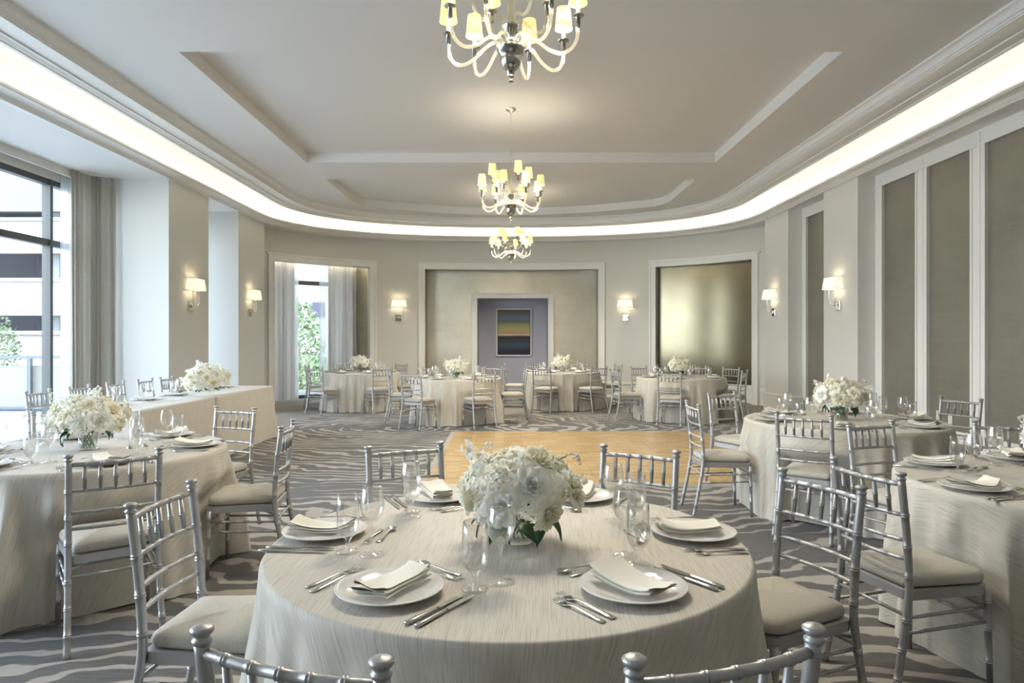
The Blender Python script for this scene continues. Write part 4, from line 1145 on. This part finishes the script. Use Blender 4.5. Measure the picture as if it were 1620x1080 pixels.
def m_knife(part):
    mb = MB()
    if part == 'handle': strip(mb, [(0, -0.115, 0.004, 0.007, 0.003), (0, -0.113, 0.0045, 0.009, 0.0042), (0, -0.07, 0.0045, 0.0078, 0.0042), (0, -0.01, 0.0045, 0.0055, 0.0038), (0, 0.003, 0.0045, 0.0045, 0.003)])
    else:
        o_ = [(-0.004, 0.0), (-0.0075, 0.01), (-0.0095, 0.05), (-0.0085, 0.085), (-0.002, 0.108), (0.004, 0.112), (0.006, 0.09), (0.0055, 0.0)]
        n = len(o_); vs = [(x, y, 0.0038) for x, y in o_]+[(x, y, 0.0056) for x, y in o_]
        mb.add(vs, [tuple(reversed(range(n))), tuple(range(n, 2*n))]+[(i, (i+1) % n, (i+1) % n+n, i+n) for i in range(n)], False)
    return mb
def mk_knife():
    t = empty('dinner_knife'); obj('handle', m_knife('handle'), M['steel'], t); obj('blade', m_knife('blade'), M['steel'], t); index_kids(t); return t
def mk_glass(kind, seg=28):
    if kind == 'wine':
        t = empty('wine_glass')
        foot = [(0.0385, 0.001), (0.0388, 0.002), (0.030, 0.004), (0.012, 0.0075), (0.005, 0.014)]; stem = [(0.005, 0.014), (0.0037, 0.03), (0.0034, 0.07), (0.0048, 0.095), (0.010, 0.102)]
        bowl = [(0.0098, 0.102), (0.020, 0.110), (0.031, 0.124), (0.0375, 0.142), (0.0385, 0.155), (0.0365, 0.178), (0.0315, 0.205), (0.0300, 0.213), (0.0292, 0.213), (0.0306, 0.205), (0.0355, 0.178), (0.0373, 0.155), (0.0362, 0.142), (0.030, 0.1255), (0.019, 0.1125), (0.003, 0.1075)]
    else:
        t = empty('water_goblet')
        foot = [(0.0365, 0.001), (0.0368, 0.002), (0.028, 0.0045), (0.012, 0.009), (0.0075, 0.016)]; stem = [(0.0075, 0.016), (0.0065, 0.028), (0.009, 0.038), (0.014, 0.044)]
        bowl = [(0.0138, 0.044), (0.024, 0.054), (0.0325, 0.072), (0.036, 0.095), (0.0363, 0.12), (0.0345, 0.15), (0.0332, 0.182), (0.0322, 0.182), (0.0335, 0.15), (0.0352, 0.12), (0.035, 0.095), (0.0315, 0.073), (0.023, 0.0565), (0.003, 0.050)]
    for nm, pr in (('foot', foot), ('stem', stem), ('bowl', bowl)):
        mb = MB(); mb.lathe(pr, seg); obj(nm, mb, M['glass'], t)
    index_kids(t); return t
PL = m_plate(); NP = [m_napkin(i, i % 3) for i in range(6)]; FK = m_fork(); DF = m_fork(0.88); SP = m_spoon(0.92)
KN = mk_knife(); WG = mk_glass('wine'); GB = mk_glass('goblet')
first = {'k': True, 'w': True, 'g': True}
def inst(key, proto):
    if first[key]: first[key] = False; return proto
    return copy_tree(proto)
rs = random.Random(31)
def setting(cx, cy, th, r, place, desc, far=False, nrot=None, gl=1.0):
    """a place setting: th the direction of the seat as seen from the table centre"""
    px, py = cx+r*cos(th), cy+r*sin(th); rot = th+pi/2            # local +y points to the centre
    ca, sa = cos(rot), sin(rot)
    def put(o, x, y, rz, name, lab, cat, grp, z=ZC):
        o.location = (px+x*ca-y*sa, py+x*sa+y*ca, z); o.rotation_euler = (0, 0, rot+rz)
        tag(o, f'{lab}, {place} place of {desc}', cat, grp)
    D = desc
    put(obj('dinner_plate', PL, None), 0, 0, 0, '', 'round white dinner plate', 'plate', 'dinner plates on '+D)
    put(obj('folded_napkin', NP[rs.randrange(6)], None), rs.uniform(-.01, .01), rs.uniform(-.012, .012), nrot if nrot is not None else rs.choice([-0.25, 0.1, 0.3, 0.0, 0.2, 3.2]), '', 'folded cream napkin', 'napkin', 'napkins on '+D)
    j = lambda a=0.006: rs.uniform(-a, a)
    if not far:
        put(obj('dinner_fork', FK, None), -0.178+j(.003), -0.01+j(), j(.04), '', 'fork just left of the plate', 'fork', 'cutlery on '+D)
        put(obj('salad_fork', DF, None), -0.212+j(.003), -0.015+j(), j(.04), '', 'outer fork left of the plate', 'fork', 'cutlery on '+D)
        put(inst('k', KN), 0.177+j(.003), -0.015+j(), j(.03), '', 'knife just right of the plate', 'knife', 'cutlery on '+D)
        put(inst('k', KN), 0.208+j(.003), -0.02+j(), j(.03), '', 'outer knife right of the plate', 'knife', 'cutlery on '+D)
        put(obj('dessert_spoon', SP, None), -0.005+j(), 0.213+j(.004), pi/2+j(.12), '', 'spoon above the plate', 'spoon', 'cutlery on '+D)
        put(obj('dessert_fork', DF, None), 0.02+j(), 0.175+j(.003), -pi/2+j(.1), '', 'small fork above the plate', 'fork', 'cutlery on '+D)
    else:
        put(obj('dinner_fork', FK, None), -0.182+j(), j(), j(.06), '', 'fork left of the plate', 'fork', 'cutlery on '+D)
        put(inst('k', KN), 0.182+j(.004), j(), j(.05), '', 'knife right of the plate', 'knife', 'cutlery on '+D)
    put(inst('g', GB), 0.176+j(.005), 0.150*gl**2+j(.005), 0, '', 'clear stemmed water goblet', 'glass', 'glasses on '+D)
    put(inst('w', WG), 0.203+j(.004), 0.230*gl+j(.004), 0, '', 'clear wine glass', 'glass', 'glasses on '+D)
PLACE = {
 'T1': [(237, 0.575, 'near left', 0.05), (306, 0.58, 'near right', 0.0), (5, 0.645, 'right', -0.1), (63, 0.67, 'back right', 0.15), (116, 0.66, 'back left', -0.1), (174, 0.64, 'left', 0.08)],
 'T2': [(250, .62, 'near left'), (309, .62, 'near'), (12, .62, 'right'), (69, .63, 'back right'), (129, .62, 'back left'), (189, .62, 'left')],
 'T3': [(5, .62, 'right'), (64, .62, 'back right'), (123, .62, 'back left'), (183, .62, 'left'), (245, .62, 'near left'), (306, .62, 'near right')],
 'T4': [(16, .62, 'right'), (77, .62, 'back right'), (133, .62, 'back left'), (194, .64, 'left'), (252, .62, 'near left'), (312, .62, 'near right')],
}
for k in ('T1', 'T2', 'T3', 'T4'):
    for p in PLACE[k]:
        setting(*TAB[k], radians(p[0]), p[1], p[2], DESC[k], nrot=p[3] if len(p) > 3 else None)
for k in ('B1', 'B2', 'B3', 'B4'):
    cx, cy = TAB[k]
    An = [atan2(my-cy, mx-cx) for (mx, my), w_ in SEATS[k]]
    srt = sorted(range(len(An)), key=lambda i: An[i]); base_a = sum(An[i]-j_*2*pi/len(An) for j_, i in enumerate(srt))/len(An)
    even = {i: 0.25*An[i]+0.75*(base_a+j_*2*pi/len(An)) for j_, i in enumerate(srt)}
    for si, ((mx, my), where) in enumerate(SEATS[k]):
        setting(cx, cy, even[si], 0.62, where.replace(' side', '') if where != 'window side' else 'window', DESC[k], far=True)
for i, (x, y) in enumerate(HEADCH):
    if i in (3, 4): pass
    # settings along the table, diners face +x
    yy = [7.02, 7.64, 8.30, 9.10, 9.68][i]
    o_x, o_y = -4.10, yy
    setting(o_x+0.62*1.0, o_y, pi, 0.62, ordn[i], 'long head table', far=True, gl=0.75)
# ------------------------------------------------------------------ flowers
def rose_mesh(seed, open_=1.0, col='petal_cream'):
    rr = random.Random(seed); mb = MB()
    rings = [(3, 0.006, 0.033, 0.0, 0.95), (4, 0.0105, 0.034, 0.02, 1.0), (5, 0.0155, 0.034, 0.06, 0.95), (5, 0.021, 0.033, 0.14, 0.95), (6, 0.027, 0.031, 0.26, 0.9), (6, 0.033, 0.028, 0.42, 0.9), (6, 0.038, 0.024, 0.62, 0.9)]
    for li, (n, rad, h, fl, wd) in enumerate(rings):
        for k in range(n):
            a0 = 2*pi*k/n+li*0.7+rr.uniform(-.2, .2); hw = (pi/n)*1.35*wd+0.1; rj = rad*rr.uniform(.94, 1.08); hj = h*rr.uniform(.93, 1.05); f = fl*open_*rr.uniform(.8, 1.2)
            cl = rr.uniform(0, 6)
            def fn(u, v):
                uu = 2*u-1
                wv = sin(pi*min(1, 0.30+0.62*v))
                a = a0+uu*hw*wv
                r = rj*(0.35+0.75*v**0.6)+0.020*f*v**3+0.0015*sin(4*uu+cl)*v
                z = -0.006+hj*(v**0.85)-0.016*f*v**5-0.006*uu*uu*v
                if v > 0.8: r += 0.003*(1-uu*uu)*f; z -= 0.003*f
                return (r*cos(a), r*sin(a), z)
            mb.grid(fn, 5, 5, True)
    return mb.mesh('rose', M[col])
def hydrangea_mesh(seed):
    rr = random.Random(seed); mb = MB()
    n = 95
    for i in range(n):
        z = 1-1.55*(i+0.5)/n; a = i*2.39996+rr.uniform(-.25, .25); q = sqrt(max(0, 1-z*z)); Rr = 0.060*rr.uniform(0.88, 1.08)
        nrm_ = Vector((q*cos(a), q*sin(a), z)); c = nrm_*Rr
        nrm_ = (nrm_+Vector((rr.gauss(0, .25), rr.gauss(0, .25), rr.gauss(0, .25)))).normalized()
        u = nrm_.orthogonal().normalized(); u = Matrix.Rotation(rr.uniform(0, 6.28), 3, nrm_) @ u; w = nrm_.cross(u); s = rr.uniform(0.0095, 0.0135)
        for k in range(4):
            b = k*pi/2; d = u*cos(b)+w*sin(b); e = -u*sin(b)+w*cos(b); l = nrm_*s*rr.uniform(.1, .45)
            mb.add([c, c+d*s*0.6+e*s*0.52+l*0.5, c+d*s*1.1+e*s*0.25+l, c+d*s*1.1-e*s*0.25+l, c+d*s*0.6-e*s*0.52+l*0.5], [(0, 1, 2, 3, 4)], True)
    return mb.mesh('hydrangea', M['petal_white'])
def stock_mesh(seed):
    rr = random.Random(seed); mb = MB(); me_b = MB()
    for i in range(16):
        f = i/15; a = i*2.4; rad = 0.022*(1-0.5*f)
        c = Vector((rad*cos(a), rad*sin(a), 0.012+0.10*f)); s = 0.0155*(1-0.40*f)*rr.uniform(.85, 1.15)
        nn = Vector((cos(a), sin(a), 0.55+rr.uniform(-.3, .3))).normalized()
        u = nn.orthogonal().normalized(); w = nn.cross(u)
        for lay in (0, 1):
            for k in range(5):
                b = k*2*pi/5+lay*0.6+rr.uniform(-.2, .2); d = u*cos(b)+w*sin(b); e = -u*sin(b)+w*cos(b); l = nn*s*(0.25+0.5*lay)*rr.uniform(.6, 1.3); ss = s*(1-0.3*lay)
                mb.add([c, c+d*ss*0.6+e*ss*0.5+l*0.5, c+d*ss*1.15+e*ss*0.3+l, c+d*ss*1.05-e*ss*0.3+l*0.8, c+d*ss*0.6-e*ss*0.5+l*0.5], [(0, 1, 2, 3, 4)], True)
    return mb.mesh('stock_bloom', M['petal_white'])
def sprig_mesh(seed):
    """green stem with pale bell buds along it, buds use the second material slot"""
    rr = random.Random(seed); mb = MB(); P = catmull([(0, 0, -0.03), (0.005, 0, 0.03), (0.02, 0, 0.075), (0.05, 0, 0.098), (0.075, 0, 0.088)], 5)
    mb.tube(P, 0.0013, 5)
    for i in range(4, len(P), 1):
        p = P[i]; a = rr.uniform(0, 6.28); d = Vector((0.4*cos(a), sin(a), -0.5)).normalized(); q = p+d*0.011; mb.tube([p, q], 0.0006, 3)
        b = len(mb.v); mb.lathe([(0.0003, -0.005), (0.0038, -0.002), (0.0046, 0.002), (0.0022, 0.006), (0.0003, 0.0065)], 7, tuple(q))
        for j in range(len(mb.m)-7*4, len(mb.m)): mb.m[j] = 1
    return mb.mesh('bud_sprig', [M['stemgreen'], M['petal_white']])
def leaf_mesh():
    mb = MB()
    def fn(u, v):
        y = 0.075*v; w = 0.027*sin(pi*min(1, 0.08+0.92*v)**0.8)*(2*u-1); return (w, y, 0.012*sin(pi*v)-0.02*v*v+abs(2*u-1)*0.006)
    mb.grid(fn, 4, 7, True); return mb.mesh('leaf', M['leaf'])
ROSE = [rose_mesh(1), rose_mesh(2, 1.15), rose_mesh(3, 0.55), rose_mesh(4, 1.0, 'petal_white')]
HYD = [hydrangea_mesh(1), hydrangea_mesh(2)]; STK = [stock_mesh(i) for i in range(3)]; SPR = sprig_mesh(1); LEAF = leaf_mesh()
def bouquet(x, y, z0, ext, desc_vase, desc_b, seed, vase=True, count=1.0, rz=0.0, drop=0.02):
    """z0: the height of the table; ext: half sizes of the flower mass"""
    rr = random.Random(seed)
    if vase:
        t = empty('glass_vase', (x, y, z0)); tag(t, desc_vase, 'vase', 'clear glass vases of the centrepieces')
        mb = MB(); mb.lathe([(0.0001, 0.0), (0.048, 0.0), (0.051, 0.003), (0.051, 0.105), (0.0485, 0.105), (0.0485, 0.012), (0.0001, 0.012)], 32); obj('vessel', mb, M['glass'], t)
        mb = MB(); mb.lathe([(0.0001, 0.013), (0.0478, 0.013), (0.0478, 0.070), (0.0001, 0.070)], 28); obj('water', mb, M['water'], t)
    b = empty('flower_bouquet', (x, y, z0), rz); tag(b, desc_b, 'bouquet', 'white flower centrepieces')
    ex, ey, ez = ext; zc = (0.125+ez*0.72-drop) if vase else ez*0.9+0.02
    C0 = Vector((0, 0, zc))
    def place(me, name, d, k, tilt=0.25, sc=1.0, lab=None):
        p = C0+Vector((d[0]*ex*k, d[1]*ey*k, d[2]*ez*k))
        o = obj(name, me, None, b)
        n = Vector((d[0], d[1], max(-0.75, d[2])+0.15)).normalized(); n = (n+Vector((rr.gauss(0, tilt*.5), rr.gauss(0, tilt*.5), rr.gauss(0, tilt*.4)))).normalized()
        o.location = p; q = n.to_track_quat('Z', 'Y').to_matrix().to_4x4() @ Matrix.Rotation(rr.uniform(0, 6.28), 4, 'Z')
        o.rotation_euler = q.to_euler(); o.scale = (sc, sc, sc)
        if lab: o['label'] = lab
    def sph(i, n, zlo, zhi, off):
        z = zhi-(zhi-zlo)*(i+0.5)/n; a = i*2.39996+off; q = sqrt(max(0, 1-z*z)); return (q*cos(a), q*sin(a), z)
    nr = int(15*count); nh = int(8*count); ns = int(8*count)
    off = rr.uniform(0, 6)
    for i in range(nh): place(HYD[i % 2], 'hydrangea', sph(i, nh, -0.85, 0.7, off), 0.62, 0.3, rr.uniform(.9, 1.05), 'white hydrangea head')
    for i in range(nr): place(ROSE[rr.choice([0, 0, 1, 1, 2, 3])], 'rose', sph(i, nr, -0.4, 0.98, off+1.3), rr.uniform(.78, 1.02), 0.3, rr.uniform(1.0, 1.35), 'open cream rose')
    for i in range(ns): place(STK[i % 3], 'stock_flower', sph(i, ns, -0.15, 0.95, off+2.9), rr.uniform(.5, .78), 0.3, rr.uniform(.9, 1.2), 'white stock spike')
    for i in range(2): place(SPR, 'bud_sprig', sph(i, 2, 0.45, 0.8, off+4.5), 0.80, 0.3, 1.0, 'green sprig of small white buds')
    for i in range(10):
        a = rr.uniform(0, 6.28); o = obj('leaf', LEAF, None, b)
        o.location = (ex*0.45*cos(a), ey*0.45*sin(a), zc-ez*0.62); o.rotation_euler = (rr.uniform(-0.9, -0.2) if vase else rr.uniform(0.0, 0.3), rr.uniform(-.4, .4), a-pi/2); s = rr.uniform(.8, 1.25); o.scale = (s, s, s)
    if vase:
        for i in range(9):
            a = 2*pi*i/9+rr.uniform(-.3, .3); mb = MB(); mb.tube([(0.036*cos(a+2.2), 0.036*sin(a+2.2), 0.016), (0.02*cos(a+1), 0.02*sin(a+1), 0.075), (0.035*cos(a), 0.035*sin(a), 0.12), (0.05*cos(a), 0.05*sin(a), 0.17)], 0.0034, 6)
            obj('stem', mb, M['stemgreen'], b)
VP = {'T1': (0.025, 2.29), 'T2': (-2.60, 4.20), 'T3': (2.80, 5.78), 'T4': (2.70, 3.25), 'B1': (-3.13, 14.2), 'B2': (-0.97, 12.05), 'B3': (1.09, 14.4), 'B4': (3.05, 12.3)}
for i, k in enumerate(TAB):
    x, y = VP[k]
    ext = {'T1': (0.185, 0.18, 0.14), 'T2': (0.215, 0.2, 0.14), 'T3': (0.21, 0.2, 0.14), 'T4': (0.2, 0.2, 0.14)}.get(k, (0.20, 0.19, 0.135))
    bouquet(x, y, ZC, ext, f'clear glass cylinder vase of green stems on {DESC[k]}', f'bouquet of cream roses and white hydrangea on {DESC[k]}', 60+i, count=1.0 if k[0] == 'T' else 0.8, drop=0.055 if k == 'T1' else 0.025)
bouquet(-3.69, 8.28, ZC, (0.17, 0.50, 0.19), '', 'long low bouquet of white flowers on the long head table', 90, vase=False, count=2.0)

# salt and pepper shakers on the left table
for (x, y, lab) in ((-2.22, 3.98, 'small glass salt shaker with metal cap on the left foreground table'), (-2.17, 4.05, 'small glass pepper shaker with metal cap on the left foreground table')):
    t = empty('salt_shaker', (x, y, ZC)); tag(t, lab, 'shaker', 'shakers on the left foreground table')
    mb = MB(); mb.lathe([(0.0001, 0), (0.017, 0), (0.018, 0.004), (0.015, 0.04)], 14); obj('jar', mb, M['glass'], t)
    mb = MB(); mb.lathe([(0.016, 0.04), (0.016, 0.052), (0.010, 0.060), (0.0001, 0.062)], 14); obj('cap', mb, M['steel'], t)
